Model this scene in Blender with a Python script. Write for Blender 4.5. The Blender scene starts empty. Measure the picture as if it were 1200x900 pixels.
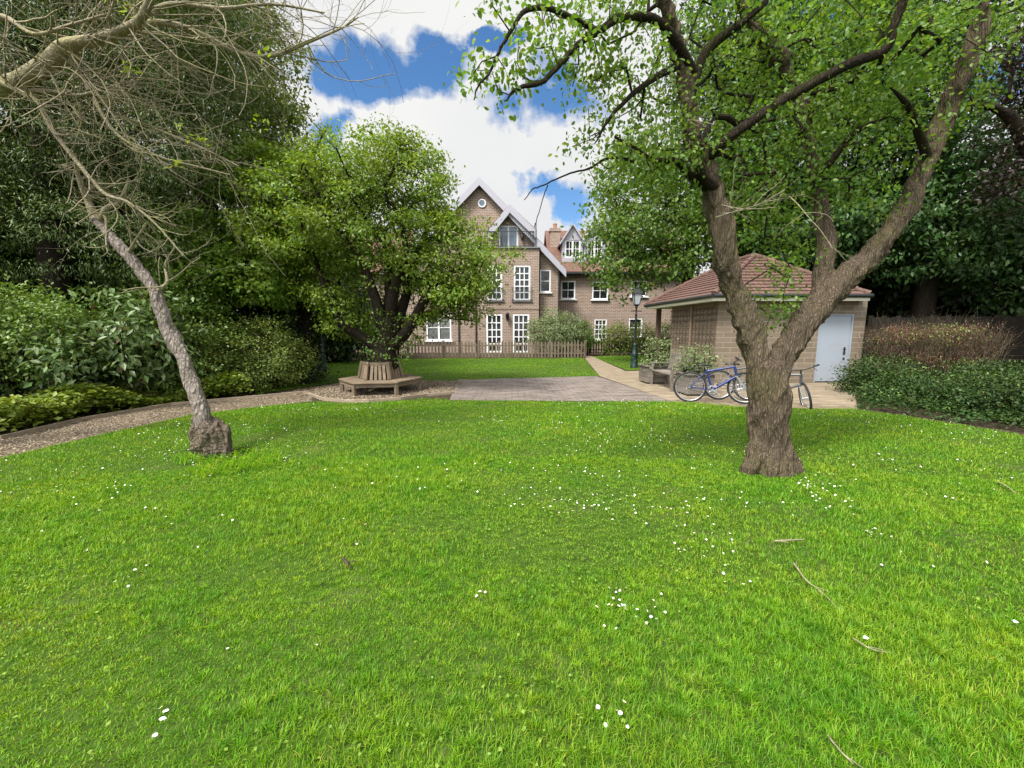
import bpy, math, random
import numpy as np
from mathutils import Vector, Matrix
R = math.radians
sc = bpy.context.scene
col = sc.collection

# ------------------------------------------------------------------ camera
F = 480.0                                   # focal length in pixels of a 1200 px wide frame
PITCH = math.atan(65.0 / F)
CAMZ = 1.6
cam = bpy.data.cameras.new('camera'); cam.sensor_width = 36; cam.lens = 36 * F / 1200
cam.clip_start = 0.05; cam.clip_end = 2000
camo = bpy.data.objects.new('camera', cam); col.objects.link(camo)
camo.location = (0, 0, CAMZ); camo.rotation_euler = (math.pi / 2 - PITCH, 0, 0)
sc.camera = camo
CP, SP = math.cos(PITCH), math.sin(PITCH)
def ray(px, py):
    u, v = (px - 600) / F, -(py - 450) / F
    return np.array([u, CP + v * SP, v * CP - SP])
def at(px, py, Y):
    d = ray(px, py); return np.array([0, 0, CAMZ]) + d * (Y / d[1])
def gr(px, py, z=0.0):
    d = ray(px, py); t = (z - CAMZ) / d[2]
    return np.array([d[0] * t, d[1] * t, z])

# ------------------------------------------------------------------ world, sun, exposure
SUN_EL, SUN_AZ = R(56), R(-140)             # azimuth from +Y clockwise: behind and left of the viewer
CLOUD = 0.355
wd = bpy.data.worlds.new('World'); sc.world = wd; wd.use_nodes = True
nt = wd.node_tree; nt.nodes.clear()
class NT:
    def __init__(s, t): s.t = t
    def n(s, typ, ins=None, **kw):
        q = s.t.nodes.new(typ)
        for k, v in kw.items(): setattr(q, k, v)
        for k, v in (ins or {}).items():
            sock = q.inputs[k]
            if isinstance(v, bpy.types.NodeSocket): s.t.links.new(v, sock)
            else: sock.default_value = v
        return q
    def m(s, op, a, b=0.0, c=0.0, clamp=False):
        q = s.n('ShaderNodeMath', {0: a, 1: b, 2: c}, operation=op); q.use_clamp = clamp; return q.outputs[0]
    def mix(s, f, a, b, mode='MIX'):
        q = s.n('ShaderNodeMix', data_type='RGBA', blend_type=mode)
        for k, v in ((0, f), (6, a), (7, b)):
            if isinstance(v, bpy.types.NodeSocket): s.t.links.new(v, q.inputs[k])
            else: q.inputs[k].default_value = v if k == 0 else (*v[:3], 1)
        return q.outputs[2]
    def ramp(s, f, stops, interp='LINEAR'):
        q = s.n('ShaderNodeValToRGB', {0: f}); q.color_ramp.interpolation = interp
        e = q.color_ramp.elements
        while len(e) < len(stops): e.new(0.5)
        for el, (p, c) in zip(e, stops):
            el.position = p; el.color = (*c[:3], 1) if hasattr(c, '__len__') else (c, c, c, 1)
        return q.outputs[0]
w = NT(nt)
sky = w.n('ShaderNodeTexSky', sky_type='NISHITA', sun_disc=False, sun_elevation=SUN_EL, sun_rotation=SUN_AZ,
          air_density=1.0, dust_density=0.3, ozone_density=3.0)
skyc = w.n('ShaderNodeHueSaturation', {'Saturation': 1.2, 'Value': 0.070, 'Color': sky.outputs[0]}).outputs[0]
tc = w.n('ShaderNodeTexCoord')
sep = w.n('ShaderNodeSeparateXYZ', {0: tc.outputs['Generated']})
dx, dy, dz = sep.outputs
yy = w.m('MAXIMUM', dy, 0.05)
wv = w.n('ShaderNodeSeparateColor', {0: w.n('ShaderNodeTexNoise', {'Vector': tc.outputs['Generated'], 'Scale': 5.0, 'Detail': 6.0, 'Roughness': 0.6}).outputs['Color']})
U = w.m('ADD', w.m('DIVIDE', dx, yy), w.m('MULTIPLY_ADD', wv.outputs[0], .44, -.22)); V = w.m('ADD', w.m('DIVIDE', dz, yy), w.m('MULTIPLY_ADD', wv.outputs[1], .30, -.15))
n1 = w.n('ShaderNodeTexNoise', {'Vector': tc.outputs['Generated'], 'Scale': 6.0, 'Detail': 8.0, 'Roughness': 0.62}).outputs[0]
n2 = w.n('ShaderNodeTexNoise', {'Vector': tc.outputs['Generated'], 'Scale': 2.3, 'Detail': 3.0}).outputs[0]
holes = None                                # gaps between the clouds, given as directions (u = x/y, v = z/y)
for px, py, rx, ry in ((455, 78, 120, 40), (520, 70, 45, 40), (625, 132, 85, 36), (680, 120, 60, 45), (655, 236, 58, 22), (385, 150, 40, 26),
                       (590, 55, 40, 16), (405, 75, 50, 40), (950, 10, 60, 25), (1180, 80, 70, 40)):
    d = ray(px, py); u0, v0 = d[0] / d[1], d[2] / d[1]
    ru, rv = rx / F * 1.0, ry / F * 1.0
    a = w.m('POWER', w.m('DIVIDE', w.m('SUBTRACT', U, float(u0)), ru), 2.0)
    b = w.m('POWER', w.m('DIVIDE', w.m('SUBTRACT', V, float(v0)), rv), 2.0)
    h = w.m('SUBTRACT', 1.0, w.m('ADD', a, b))
    holes = h if holes is None else w.m('MAXIMUM', holes, h)
holes = w.m('MULTIPLY', w.m('MAXIMUM', holes, -1.0), w.m('GREATER_THAN', dy, 0.05))
dens = w.m('ADD', holes, w.m('MULTIPLY', w.m('SUBTRACT', n1, 0.5), 3.4))
blue = w.ramp(dens, ((0.05, 0.0), (0.75, 1.0)))
cl = w.ramp(n2, ((0.3, (CLOUD * .86, CLOUD * .87, CLOUD * .90)), (0.62, (CLOUD, CLOUD, CLOUD * .985))))
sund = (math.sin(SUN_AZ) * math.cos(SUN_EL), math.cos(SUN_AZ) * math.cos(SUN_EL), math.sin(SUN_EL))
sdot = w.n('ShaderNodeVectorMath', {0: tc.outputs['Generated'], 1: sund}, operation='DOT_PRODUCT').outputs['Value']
fill_glow = w.m('MULTIPLY_ADD', w.m('MAXIMUM', w.m('MULTIPLY_ADD', sdot, 1 / .72, -.28 / .72), 0.0), 2.6, 1.0)      # sky brightening added round the veiled sun, out of view, as fill light
col_ = w.n('ShaderNodeVectorMath', {0: w.mix(blue, cl, skyc), 3: fill_glow}, operation='SCALE').outputs[0]
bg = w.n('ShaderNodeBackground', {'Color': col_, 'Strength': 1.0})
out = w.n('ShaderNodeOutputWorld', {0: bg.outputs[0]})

sun = bpy.data.lights.new('sun', 'SUN'); sun.energy = 2.6; sun.angle = R(14); sun.color = (1.0, 0.955, 0.88)
suno = bpy.data.objects.new('sun', sun); col.objects.link(suno)
sd = Vector((math.sin(SUN_AZ) * math.cos(SUN_EL), math.cos(SUN_AZ) * math.cos(SUN_EL), math.sin(SUN_EL)))
suno.rotation_euler = sd.to_track_quat('Z', 'Y').to_euler(); suno.location = sd * 60
sc.view_settings.view_transform = 'Standard'; sc.view_settings.look = 'None'
sc.view_settings.exposure = 1.38; sc.view_settings.gamma = 1.0; sc.view_settings.use_curve_mapping = False
sc.render.engine = 'CYCLES'
cy = sc.cycles
cy.max_bounces = 6; cy.diffuse_bounces = 3; cy.glossy_bounces = 2; cy.transmission_bounces = 3; cy.transparent_max_bounces = 4
cy.use_denoising = True; cy.use_adaptive_sampling = True; cy.adaptive_threshold = 0.01
cy.caustics_reflective = False; cy.caustics_refractive = False

# ------------------------------------------------------------------ materials
MATS = {}
def newmat(name):
    m = bpy.data.materials.new(name); m.use_nodes = True; m.node_tree.nodes.clear(); MATS[name] = m
    return m, NT(m.node_tree)
def finish(g, color, rough=0.6, bump=None, bstr=0.4, bdist=0.02, metal=0.0, spec=0.4, transl=None, tcol=None):
    b = g.n('ShaderNodeBsdfPrincipled', {'Roughness': rough, 'Metallic': metal, 'Specular IOR Level': spec})
    if isinstance(color, bpy.types.NodeSocket): g.t.links.new(color, b.inputs['Base Color'])
    else: b.inputs['Base Color'].default_value = (*color[:3], 1)
    if bump is not None:
        bn = g.n('ShaderNodeBump', {'Height': bump, 'Strength': bstr, 'Distance': bdist}); g.t.links.new(bn.outputs[0], b.inputs['Normal'])
    s = b.outputs[0]
    if transl:
        tr = g.n('ShaderNodeBsdfTranslucent'); g.t.links.new(tcol if tcol is not None else color, tr.inputs[0])
        mx = g.n('ShaderNodeMixShader', {0: transl}); g.t.links.new(s, mx.inputs[1]); g.t.links.new(tr.outputs[0], mx.inputs[2]); s = mx.outputs[0]
    o = g.n('ShaderNodeOutputMaterial'); g.t.links.new(s, o.inputs[0])
def pos(g): return g.n('ShaderNodeNewGeometry').outputs['Position']
def noise(g, scale, detail=4.0, rough=0.55, vec=None):
    return g.n('ShaderNodeTexNoise', {'Vector': vec if vec is not None else pos(g), 'Scale': scale, 'Detail': detail, 'Roughness': rough}).outputs[0]
def stretch(g, v, s):
    return g.n('ShaderNodeVectorMath', {0: v, 1: s}, operation='MULTIPLY').outputs[0]

def leaf_mat(name, c1, c2, c3, transl=0.4, rough=0.42, nscale=0.9, spec=0.35):
    m, g = newmat(name)
    geo = g.n('ShaderNodeNewGeometry')
    rnd = geo.outputs['Random Per Island']
    base = g.ramp(rnd, ((0.0, c1), (0.6, c2), (1.0, c3)))
    nz = noise(g, nscale, 3.0)
    hs = g.n('ShaderNodeHueSaturation', {'Hue': g.m('MULTIPLY_ADD', nz, 0.05, 0.475), 'Saturation': 1.0,
             'Value': g.m('MULTIPLY_ADD', nz, 0.9, 0.55), 'Color': base}).outputs[0]
    tcl = g.mix(1.0, hs, (1.25, 1.15, 0.45), 'MULTIPLY')
    finish(g, hs, rough, spec=spec, transl=transl, tcol=tcl)
    return m
leaf_mat('pear_leaf', (.075, .165, .022), (.13, .25, .034), (.24, .345, .075), transl=.5)
leaf_mat('yellow_green_leaf', (.10, .178, .02), (.16, .258, .03), (.245, .322, .05), transl=.45)
leaf_mat('yew_leaf', (.048, .084, .018), (.078, .126, .026), (.135, .185, .046), transl=0.15)
leaf_mat('laurel_leaf', (.09, .165, .026), (.14, .24, .038), (.22, .30, .075), transl=0.25)
leaf_mat('olive_leaf', (.10, .15, .028), (.15, .21, .038), (.22, .245, .06), transl=0.25)
leaf_mat('maple_leaf', (.12, .22, .026), (.19, .32, .038), (.27, .38, .06))
leaf_mat('chestnut_leaf', (.024, .066, .014), (.042, .10, .02), (.078, .148, .034), transl=0.3)
leaf_mat('lime_leaf', (.065, .14, .022), (.11, .20, .03), (.17, .26, .045))
leaf_mat('dark_leaf', (.02, .044, .012), (.034, .066, .016), (.06, .10, .026), transl=0.2)
leaf_mat('beech_leaf', (.022, .018, .014), (.035, .024, .018), (.05, .05, .025), transl=0.2)
leaf_mat('pale_leaf', (.13, .18, .07), (.18, .24, .10), (.25, .29, .16), transl=0.3)
leaf_mat('cover_leaf', (.13, .20, .025), (.20, .28, .035), (.28, .33, .06), transl=0.3, nscale=1.6)
leaf_mat('brown_twig_leaf', (.10, .05, .03), (.16, .085, .05), (.20, .12, .07), transl=0.1)
leaf_mat('painted_shade_leaf', (.018, .045, .011), (.034, .072, .016), (.075, .115, .03), transl=0.2, spec=.2)  # leaf colour darkened to stand for the shade of the big trees
leaf_mat('sage_leaf', (.075, .13, .038), (.115, .18, .055), (.17, .23, .095), transl=0.25)
leaf_mat('young_leaf', (.22, .34, .02), (.28, .40, .03), (.34, .42, .05))

def grass_mat():
    m, g = newmat('grass')
    geo = g.n('ShaderNodeNewGeometry')
    base = g.ramp(geo.outputs['Random Per Island'], ((0, (.080, .19, .010)), (.5, (.115, .245, .012)), (.86, (.165, .29, .018)), (1, (.26, .27, .07))))
    big = noise(g, 0.9, 4.0)
    mid = noise(g, 3.5, 4.0)
    base = g.mix(1.0, base, (1.62, 1.48, 1.12), 'MULTIPLY')
    c = g.mix(g.ramp(big, ((.38, 0), (.66, 1))), g.mix(1.0, base, (.86, .98, .8), 'MULTIPLY'), g.mix(1.0, base, (1.25, 1.08, 1.0), 'MULTIPLY'))
    c = g.mix(g.ramp(mid, ((.42, 0), (.66, .85))), c, g.mix(1.0, c, (.58, .78, .85), 'MULTIPLY'))  # darker patches paint in the shade of tufts, along with clover tone
    tf = noise(g, 15.0, 3.0, .6); pt = noise(g, 5.5, 5.0, .7)
    c = g.mix(g.ramp(tf, ((.38, .8), (.54, 0))), c, g.mix(1.0, c, (.55, .70, .75), 'MULTIPLY'))
    c = g.mix(g.ramp(pt, ((.58, 0), (.72, .7))), c, g.mix(1.0, c, (1.45, 1.12, .95), 'MULTIPLY'))
    c = g.mix(g.ramp(noise(g, 1.9, 6.0, .72), ((.60, 0), (.74, .55))), c, (.24, .20, .07))
    finish(g, c, 0.5, spec=0.25, transl=0.4, tcol=g.mix(1.0, c, (1.2, 1.15, .5), 'MULTIPLY'))
grass_mat()
def lawn_mat():
    m, g = newmat('lawn')
    a = noise(g, 14.0, 6.0, .65); b = noise(g, 1.6, 4.0)
    c = g.ramp(a, ((.3, (.018, .032, .006)), (.55, (.045, .085, .010)), (.75, (.09, .10, .028))))
    c = g.mix(g.ramp(b, ((.55, 0), (.75, .6))), c, (.10, .085, .045))
    finish(g, c, .9, bump=noise(g, 60.0, 4.0), bstr=.6, bdist=.02, spec=.1)
lawn_mat()
def soil_mat():
    m, g = newmat('soil')
    a = noise(g, 9.0, 8.0, .7)
    finish(g, g.ramp(a, ((.3, (.025, .018, .012)), (.55, (.06, .045, .03)), (.8, (.11, .09, .06)))), .95, bump=a, bstr=.7, bdist=.05, spec=.1)
soil_mat()
def gravel_mat(name, cs, sc_=38):
    m, g = newmat(name)
    v = g.n('ShaderNodeTexVoronoi', {'Vector': pos(g), 'Scale': float(sc_)})
    c = g.ramp(g.n('ShaderNodeSeparateColor', {0: v.outputs['Color']}).outputs[0], ((0, cs[0]), (.5, cs[1]), (1, cs[2])))
    c = g.mix(g.ramp(noise(g, 1.3, 5.0), ((.45, 0), (.75, .6))), c, (.12, .09, .055))
    finish(g, c, .85, bump=g.m('SUBTRACT', 1.0, v.outputs['Distance']), bstr=.8, bdist=.02, spec=.2)
gravel_mat('gravel', ((.065, .048, .03), (.135, .105, .07), (.25, .205, .145)))
m, g = newmat('stone_chip'); finish(g, g.ramp(g.n('ShaderNodeNewGeometry').outputs['Random Per Island'], ((0, (.065, .048, .03)), (.5, (.165, .125, .085)), (1, (.36, .30, .22)))), .8, spec=.2)
def paving_mat(name, c1, c2, mort, bw, bh, msize=.012):
    m, g = newmat(name)
    p = stretch(g, pos(g), (1, 1, 1))
    b = g.n('ShaderNodeTexBrick', {'Vector': p, 'Color1': (*c1, 1), 'Color2': (*c2, 1), 'Mortar': (*mort, 1), 'Scale': 1.0,
            'Mortar Size': msize, 'Brick Width': bw, 'Row Height': bh, 'Bias': 0.0})
    c = g.mix(g.ramp(noise(g, 2.6, 8.0, .75, stretch(g, pos(g), (.6, 1.6, 1))), ((.42, 0), (.62, .8))), b.outputs[0], tuple(x * 1.5 for x in c2))
    c = g.mix(g.ramp(noise(g, 5.0, 6.0, .7), ((.5, 0), (.75, .45))), c, (.10, .09, .06))
    finish(g, c, .85, bump=g.m('SUBTRACT', noise(g, 40, 3), g.m('MULTIPLY', b.outputs[1], 2.0)), bstr=.5, bdist=.01, spec=.25)
paving_mat('setts', (.10, .082, .072), (.17, .14, .125), (.06, .05, .04), .30, .15, .02)
paving_mat('slabs', (.155, .12, .08), (.20, .16, .11), (.12, .10, .07), .6, .45, .012)

def boxmap(g, scale=1.0):
    geo = g.n('ShaderNodeNewGeometry'); P = g.n('ShaderNodeSeparateXYZ', {0: geo.outputs['Position']}); N = g.n('ShaderNodeSeparateXYZ', {0: geo.outputs['True Normal']})
    side = g.m('GREATER_THAN', g.m('ABSOLUTE', N.outputs[0]), g.m('ABSOLUTE', N.outputs[1]))
    u = g.m('ADD', g.m('MULTIPLY', P.outputs[1], side), g.m('MULTIPLY', P.outputs[0], g.m('SUBTRACT', 1.0, side)))
    return g.n('ShaderNodeCombineXYZ', {0: u, 1: P.outputs[2], 2: 0.0}).outputs[0]
def brick_mat(name, c1, c2, c3, mort, bw=.225, bh=.075, ms=.011):
    m, g = newmat(name)
    v = boxmap(g)
    b = g.n('ShaderNodeTexBrick', {'Vector': v, 'Color1': (*c1, 1), 'Color2': (*c2, 1), 'Mortar': (*mort, 1), 'Scale': 1.0, 'Mortar Size': ms,
            'Brick Width': bw, 'Row Height': bh, 'Bias': -.1})
    cell = g.n('ShaderNodeTexBrick', {'Vector': v, 'Color1': (0, 0, 0, 1), 'Color2': (1, 1, 1, 1), 'Mortar': (0, 0, 0, 1), 'Scale': 1.0, 'Mortar Size': ms,
            'Brick Width': bw, 'Row Height': bh, 'Bias': -.55, 'offset': .5} if False else {'Vector': v, 'Color1': (0, 0, 0, 1), 'Color2': (1, 1, 1, 1), 'Mortar': (0, 0, 0, 1), 'Scale': 1.0, 'Mortar Size': ms, 'Brick Width': bw, 'Row Height': bh, 'Bias': -.55})
    c = g.mix(g.m('MULTIPLY', cell.outputs[0], .6), b.outputs[0], c3)
    c = g.mix(g.ramp(noise(g, 1.2, 6.0, .65), ((.4, 0), (.72, .35))), c, tuple(x * .62 for x in c1))
    c = g.mix(g.ramp(noise(g, 22.0, 4.0, .65), ((.5, 0), (.8, .35))), c, tuple(x * 1.4 for x in c2))
    h = g.m('SUBTRACT', g.m('MULTIPLY', noise(g, 70, 3), .5), b.outputs[1])
    finish(g, c, .9, bump=h, bstr=.7, bdist=.012, spec=.15)
brick_mat('house_brick', (.215, .14, .105), (.325, .235, .185), (.13, .08, .07), (.42, .37, .31), .30, .10, .014)
brick_mat('shed_brick', (.165, .13, .092), (.225, .18, .13), (.12, .095, .07), (.26, .225, .18), .44, .150, .014)
def tile_mat(name, c1, c2, c3, row=.1):
    m, g = newmat(name)
    v = boxmap(g)
    b = g.n('ShaderNodeTexBrick', {'Vector': v, 'Color1': (*c1, 1), 'Color2': (*c2, 1), 'Mortar': tuple(x * .35 for x in c1) + (1,), 'Scale': 1.0, 'Mortar Size': .007,
            'Brick Width': .17, 'Row Height': row})
    c = g.mix(g.ramp(noise(g, 3.0, 6.0, .7), ((.42, 0), (.7, .7))), b.outputs[0], c3)
    finish(g, c, .85, bump=g.m('SUBTRACT', noise(g, 30, 3), b.outputs[1]), bstr=.6, bdist=.015, spec=.2)
tile_mat('house_tile', (.15, .08, .06), (.19, .105, .08), (.115, .075, .062), .12)
tile_mat('shed_tile', (.115, .062, .050), (.15, .084, .066), (.10, .072, .060), .5)
def paint(name, c, rough=.45, dirt=(.3, .28, .24), amt=.35, metal=0.0, spec=.4, sc_=3.0):
    m, g = newmat(name)
    cc = g.mix(g.ramp(noise(g, sc_, 6.0, .7), ((.48, 0), (.8, amt))), c, dirt)
    finish(g, cc, rough, bump=noise(g, 45, 3), bstr=.12, bdist=.005, metal=metal, spec=spec)
paint('white_paint', (.80, .80, .81)); paint('barge_paint', (.36, .355, .40)); paint('door_paint', (.27, .305, .35), .5, (.24, .22, .19), .5, sc_=1.4)
paint('black_metal', (.018, .020, .022), .4, (.05, .045, .04)); paint('lead', (.16, .165, .18), .6)
paint('cream_paint', (.62, .62, .48), .5); paint('dark_green_plastic', (.008, .026, .022), .4, (.06, .07, .05))
paint('blue_enamel', (.010, .024, .14), .28, (.05, .05, .08), .2, spec=.6); paint('silver_metal', (.55, .56, .58), .3, (.25, .24, .22), metal=.9)
paint('grey_enamel', (.10, .105, .115), .35, (.05, .05, .05), spec=.6); paint('rubber', (.016, .016, .017), .75, (.07, .06, .05))
paint('saddle_black', (.015, .015, .016), .5); paint('brown_leather', (.10, .04, .025), .5); paint('interior', (.02, .02, .022), .9)
paint('curtain', (.55, .54, .52), .9); paint('petal', (.86, .85, .84), .6, (.8, .74, .78), .3); paint('pollen', (.75, .50, .03), .7)
paint('terracotta', (.33, .17, .11), .8)
def wood_mat(name, c1, c2, c3, sx=(14, 14, 14)):
    m, g = newmat(name)
    oc = g.n('ShaderNodeTexCoord').outputs['Object']
    a = noise(g, 1.0, 6.0, .7, stretch(g, oc, sx)); b = noise(g, 2.2, 4.0)
    c = g.ramp(a, ((.3, c1), (.55, c2), (.8, c3)))
    c = g.mix(g.ramp(b, ((.5, 0), (.75, .5))), c, tuple(x * .6 + .01 for x in c1))
    rr = g.n('ShaderNodeNewGeometry').outputs['Random Per Island']
    c = g.n('ShaderNodeHueSaturation', {'Value': g.m('MULTIPLY_ADD', rr, .45, .78), 'Color': c}).outputs[0]
    finish(g, c, .85, bump=a, bstr=.4, bdist=.008, spec=.15)
wood_mat('weathered_teak', (.14, .105, .072), (.215, .165, .115), (.28, .22, .16), (9, 9, 40))
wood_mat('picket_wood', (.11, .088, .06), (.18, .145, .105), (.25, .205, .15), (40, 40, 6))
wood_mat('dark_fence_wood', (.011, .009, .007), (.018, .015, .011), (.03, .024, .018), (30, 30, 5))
wood_mat('bench_wood', (.11, .095, .08), (.19, .165, .14), (.27, .24, .205), (9, 9, 40))
wood_mat('edging_wood', (.19, .15, .105), (.30, .24, .175), (.40, .33, .25), (6, 6, 40))
wood_mat('trellis_wood', (.08, .056, .04), (.12, .086, .062), (.165, .12, .088), (30, 30, 6))
def bark_mat(name, c1, c2, c3, moss=(.12, .13, .04), mossamt=.5, s=(42, 42, 6.0), bd=.03):
    m, g = newmat(name)
    oc = pos(g)
    wob = g.n('ShaderNodeTexNoise', {'Vector': oc, 'Scale': 3.0, 'Detail': 2.0}).outputs['Color']
    vv = g.n('ShaderNodeVectorMath', {0: oc, 1: g.n('ShaderNodeVectorMath', {0: wob, 1: (.07, .07, .05)}, operation='MULTIPLY').outputs[0]}, operation='ADD').outputs[0]
    sv = stretch(g, vv, s)
    vor = g.n('ShaderNodeTexVoronoi', {'Vector': sv, 'Scale': 1.0}, feature='DISTANCE_TO_EDGE').outputs['Distance']
    fine = noise(g, 4.0, 8.0, .7, sv)
    crack = g.ramp(vor, ((0.0, 0.0), (.45, 1.0)))
    h = g.m('ADD', crack, g.m('MULTIPLY', fine, .9))
    c = g.ramp(fine, ((.32, c1), (.52, c2), (.72, c3)))
    c = g.mix(g.m('MULTIPLY', g.m('SUBTRACT', 1.0, crack), .6), c, tuple(x * .45 for x in c1))
    c = g.mix(g.ramp(noise(g, 2.6, 5.0, .7), ((.47, 0), (.68, mossamt))), c, moss)
    finish(g, c, .92, bump=h, bstr=1.0, bdist=bd, spec=.12)
bark_mat('pear_bark', (.11, .082, .055), (.215, .165, .115), (.36, .30, .22), (.19, .17, .065), .5)
bark_mat('pear_bark_dark', (.03, .022, .016), (.06, .045, .032), (.10, .08, .055), (.07, .075, .02), .5)
bark_mat('dead_bark', (.17, .135, .11), (.40, .345, .30), (.58, .52, .47), (.20, .17, .13), .4, (24, 24, 9), .025)
bark_mat('stump_bark', (.075, .057, .04), (.20, .16, .12), (.38, .32, .26), (.13, .11, .06), .6, (18, 18, 18), .02)
bark_mat('twig_bark', (.22, .19, .125), (.37, .325, .22), (.50, .455, .34), (.28, .27, .09), .5, (25, 25, 25), .005)
bark_mat('dark_bark', (.018, .013, .010), (.035, .026, .02), (.06, .046, .035), (.04, .042, .016), .4, (26, 26, 8), .015)
def glass_mat(name, c, rough=.06):
    m, g = newmat(name)
    a = noise(g, .7, 3.0)
    finish(g, g.mix(g.ramp(a, ((.4, 0), (.65, 1))), c, tuple(x * .45 for x in c)), rough, bump=noise(g, 1.5, 1), bstr=.03, bdist=.02, spec=.6)
glass_mat('window_glass', (.030, .034, .036)); glass_mat('attic_glass', (.16, .22, .30)); glass_mat('net_curtain_glass', (.20, .21, .20))
m, g = newmat('lantern_glass'); finish(g, (.35, .38, .40), .1, spec=.6)

# ------------------------------------------------------------------ mesh helpers
def root_loc(o):
    while o.parent: o = o.parent
    return np.array(o.location)
def link(name, me, mats, parent=None):
    o = bpy.data.objects.new(name, me); col.objects.link(o)
    for mm in (mats if isinstance(mats, (list, tuple)) else [mats]): me.materials.append(MATS[mm])
    if parent is not None: o.parent = parent
    return o
def mesh_np(name, V, polys, mats, parent=None, smooth=False, midx=None):
    """V (n,3); polys: (m,k) int array or a list of such arrays"""
    V = np.asarray(V, dtype=np.float64)
    if parent is not None: V = V - root_loc(parent)
    if not isinstance(polys, list): polys = [polys]
    polys = [np.asarray(p, dtype=np.int32) for p in polys if len(p)]
    me = bpy.data.meshes.new(name)
    me.vertices.add(len(V)); me.vertices.foreach_set('co', V.astype(np.float32).ravel())
    li = np.concatenate([p.ravel() for p in polys]); tot = np.concatenate([np.full(len(p), p.shape[1]) for p in polys])
    me.loops.add(len(li)); me.loops.foreach_set('vertex_index', li.astype(np.int32))
    me.polygons.add(len(tot)); me.polygons.foreach_set('loop_start', np.concatenate([[0], np.cumsum(tot)[:-1]]).astype(np.int32))
    if smooth: me.polygons.foreach_set('use_smooth', np.ones(len(tot), dtype=bool))
    if midx is not None: me.polygons.foreach_set('material_index', np.asarray(midx, dtype=np.int32))
    me.update(calc_edges=True)
    return link(name, me, mats, parent)
class MB:
    def __init__(s): s.v, s.f, s.sm, s.mi = [], [], [], []; s.cur = 0
    def add(s, vs, fs, smooth=False):
        o = len(s.v); s.v += [tuple(map(float, p)) for p in vs]; s.f += [tuple(i + o for i in f) for f in fs]; s.sm += [smooth] * len(fs); s.mi += [s.cur] * len(fs)
    def box(s, c, d, rz=0.0, M=None, bev=0.0):
        hx, hy, hz = d[0] / 2, d[1] / 2, d[2] / 2
        if bev:
            b = min(bev, hx * .45, hy * .45, hz * .45); vs = []; idx = {}
            for sx in (-1, 1):
                for sy in (-1, 1):
                    for sz in (-1, 1):
                        for k in range(3):
                            p = [sx * hx, sy * hy, sz * hz]
                            for j in range(3):
                                if j != k: p[j] -= (sx, sy, sz)[j] * b
                            idx[(sx, sy, sz, k)] = len(vs); vs.append(p)
            fs = []
            for k in range(3):
                a, c2 = (k + 1) % 3, (k + 2) % 3
                for sk in (-1, 1):
                    q = []
                    for sa, sb in ((-1, -1), (1, -1), (1, 1), (-1, 1)):
                        t = [0, 0, 0]; t[k], t[a], t[c2] = sk, sa, sb; q.append(idx[(*t, k)])
                    fs.append(q if sk > 0 else q[::-1])
                for sa in (-1, 1):
                    for sb in (-1, 1):
                        t1 = [0] * 3; t1[k] = -1; t1[a] = sa; t1[c2] = sb; t2 = list(t1); t2[k] = 1
                        q = [idx[(*t1, a)], idx[(*t2, a)], idx[(*t2, c2)], idx[(*t1, c2)]]
                        fs.append(q if sa * sb < 0 else q[::-1])
            for sx in (-1, 1):
                for sy in (-1, 1):
                    for sz in (-1, 1):
                        q = [idx[(sx, sy, sz, k)] for k in range(3)]; fs.append(q if sx * sy * sz > 0 else q[::-1])
        else:
            vs = [(x, y, z) for x in (-hx, hx) for y in (-hy, hy) for z in (-hz, hz)]
            fs = [(0, 1, 3, 2), (4, 6, 7, 5), (0, 4, 5, 1), (2, 3, 7, 6), (0, 2, 6, 4), (1, 5, 7, 3)]
        Mt = Matrix.Translation(Vector(c)) @ (M.to_4x4() if M is not None else Matrix.Rotation(rz, 4, 'Z'))
        s.add([Mt @ Vector(p) for p in vs], fs)
    def bar(s, a, b, wd_, th, up=(0, 0, 1), bev=0.0):
        a, b = Vector(a), Vector(b); d = b - a; L = d.length; x = d / L; upv = Vector(up)
        if abs(x.dot(upv)) > .98: upv = Vector((0, 1, 0))
        y = upv.cross(x).normalized(); z = x.cross(y)
        M = Matrix((x, y, z)).transposed()
        s.box((a + b) / 2, (L, wd_, th), M=M, bev=bev)
    def tube(s, pts, rad, n=8, cap=True, smooth=True):
        v, f, cp = tube_np(pts, rad, n); s.add(v, f, smooth)
        if cap: s.add(v[:n], [tuple(range(n))[::-1]]); s.add(v[-n:], [tuple(range(n))])
    def torus(s, c, r, t, axis='Y', n=40, k=8):
        vs, fs = [], []
        for i in range(n):
            a = 2 * math.pi * i / n
            for j in range(k):
                b = 2 * math.pi * j / k; rr = r + t * math.cos(b)
                vs.append((c[0] + rr * math.cos(a), c[1] + t * math.sin(b), c[2] + rr * math.sin(a)))
        for i in range(n):
            for j in range(k): fs.append((i * k + j, i * k + (j + 1) % k, ((i + 1) % n) * k + (j + 1) % k, ((i + 1) % n) * k + j))
        s.add(vs, fs, True)
    def lathe(s, c, prof, n=16):
        vs = [(c[0] + r * math.cos(2 * math.pi * i / n), c[1] + r * math.sin(2 * math.pi * i / n), c[2] + z) for r, z in prof for i in range(n)]
        fs = [(k * n + i, k * n + (i + 1) % n, (k + 1) * n + (i + 1) % n, (k + 1) * n + i) for k in range(len(prof) - 1) for i in range(n)]
        s.add(vs, fs, True); s.add(vs[-n:], [tuple(range(n))])
    def poly(s, pts): s.add(pts, [tuple(range(len(pts)))])
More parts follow.
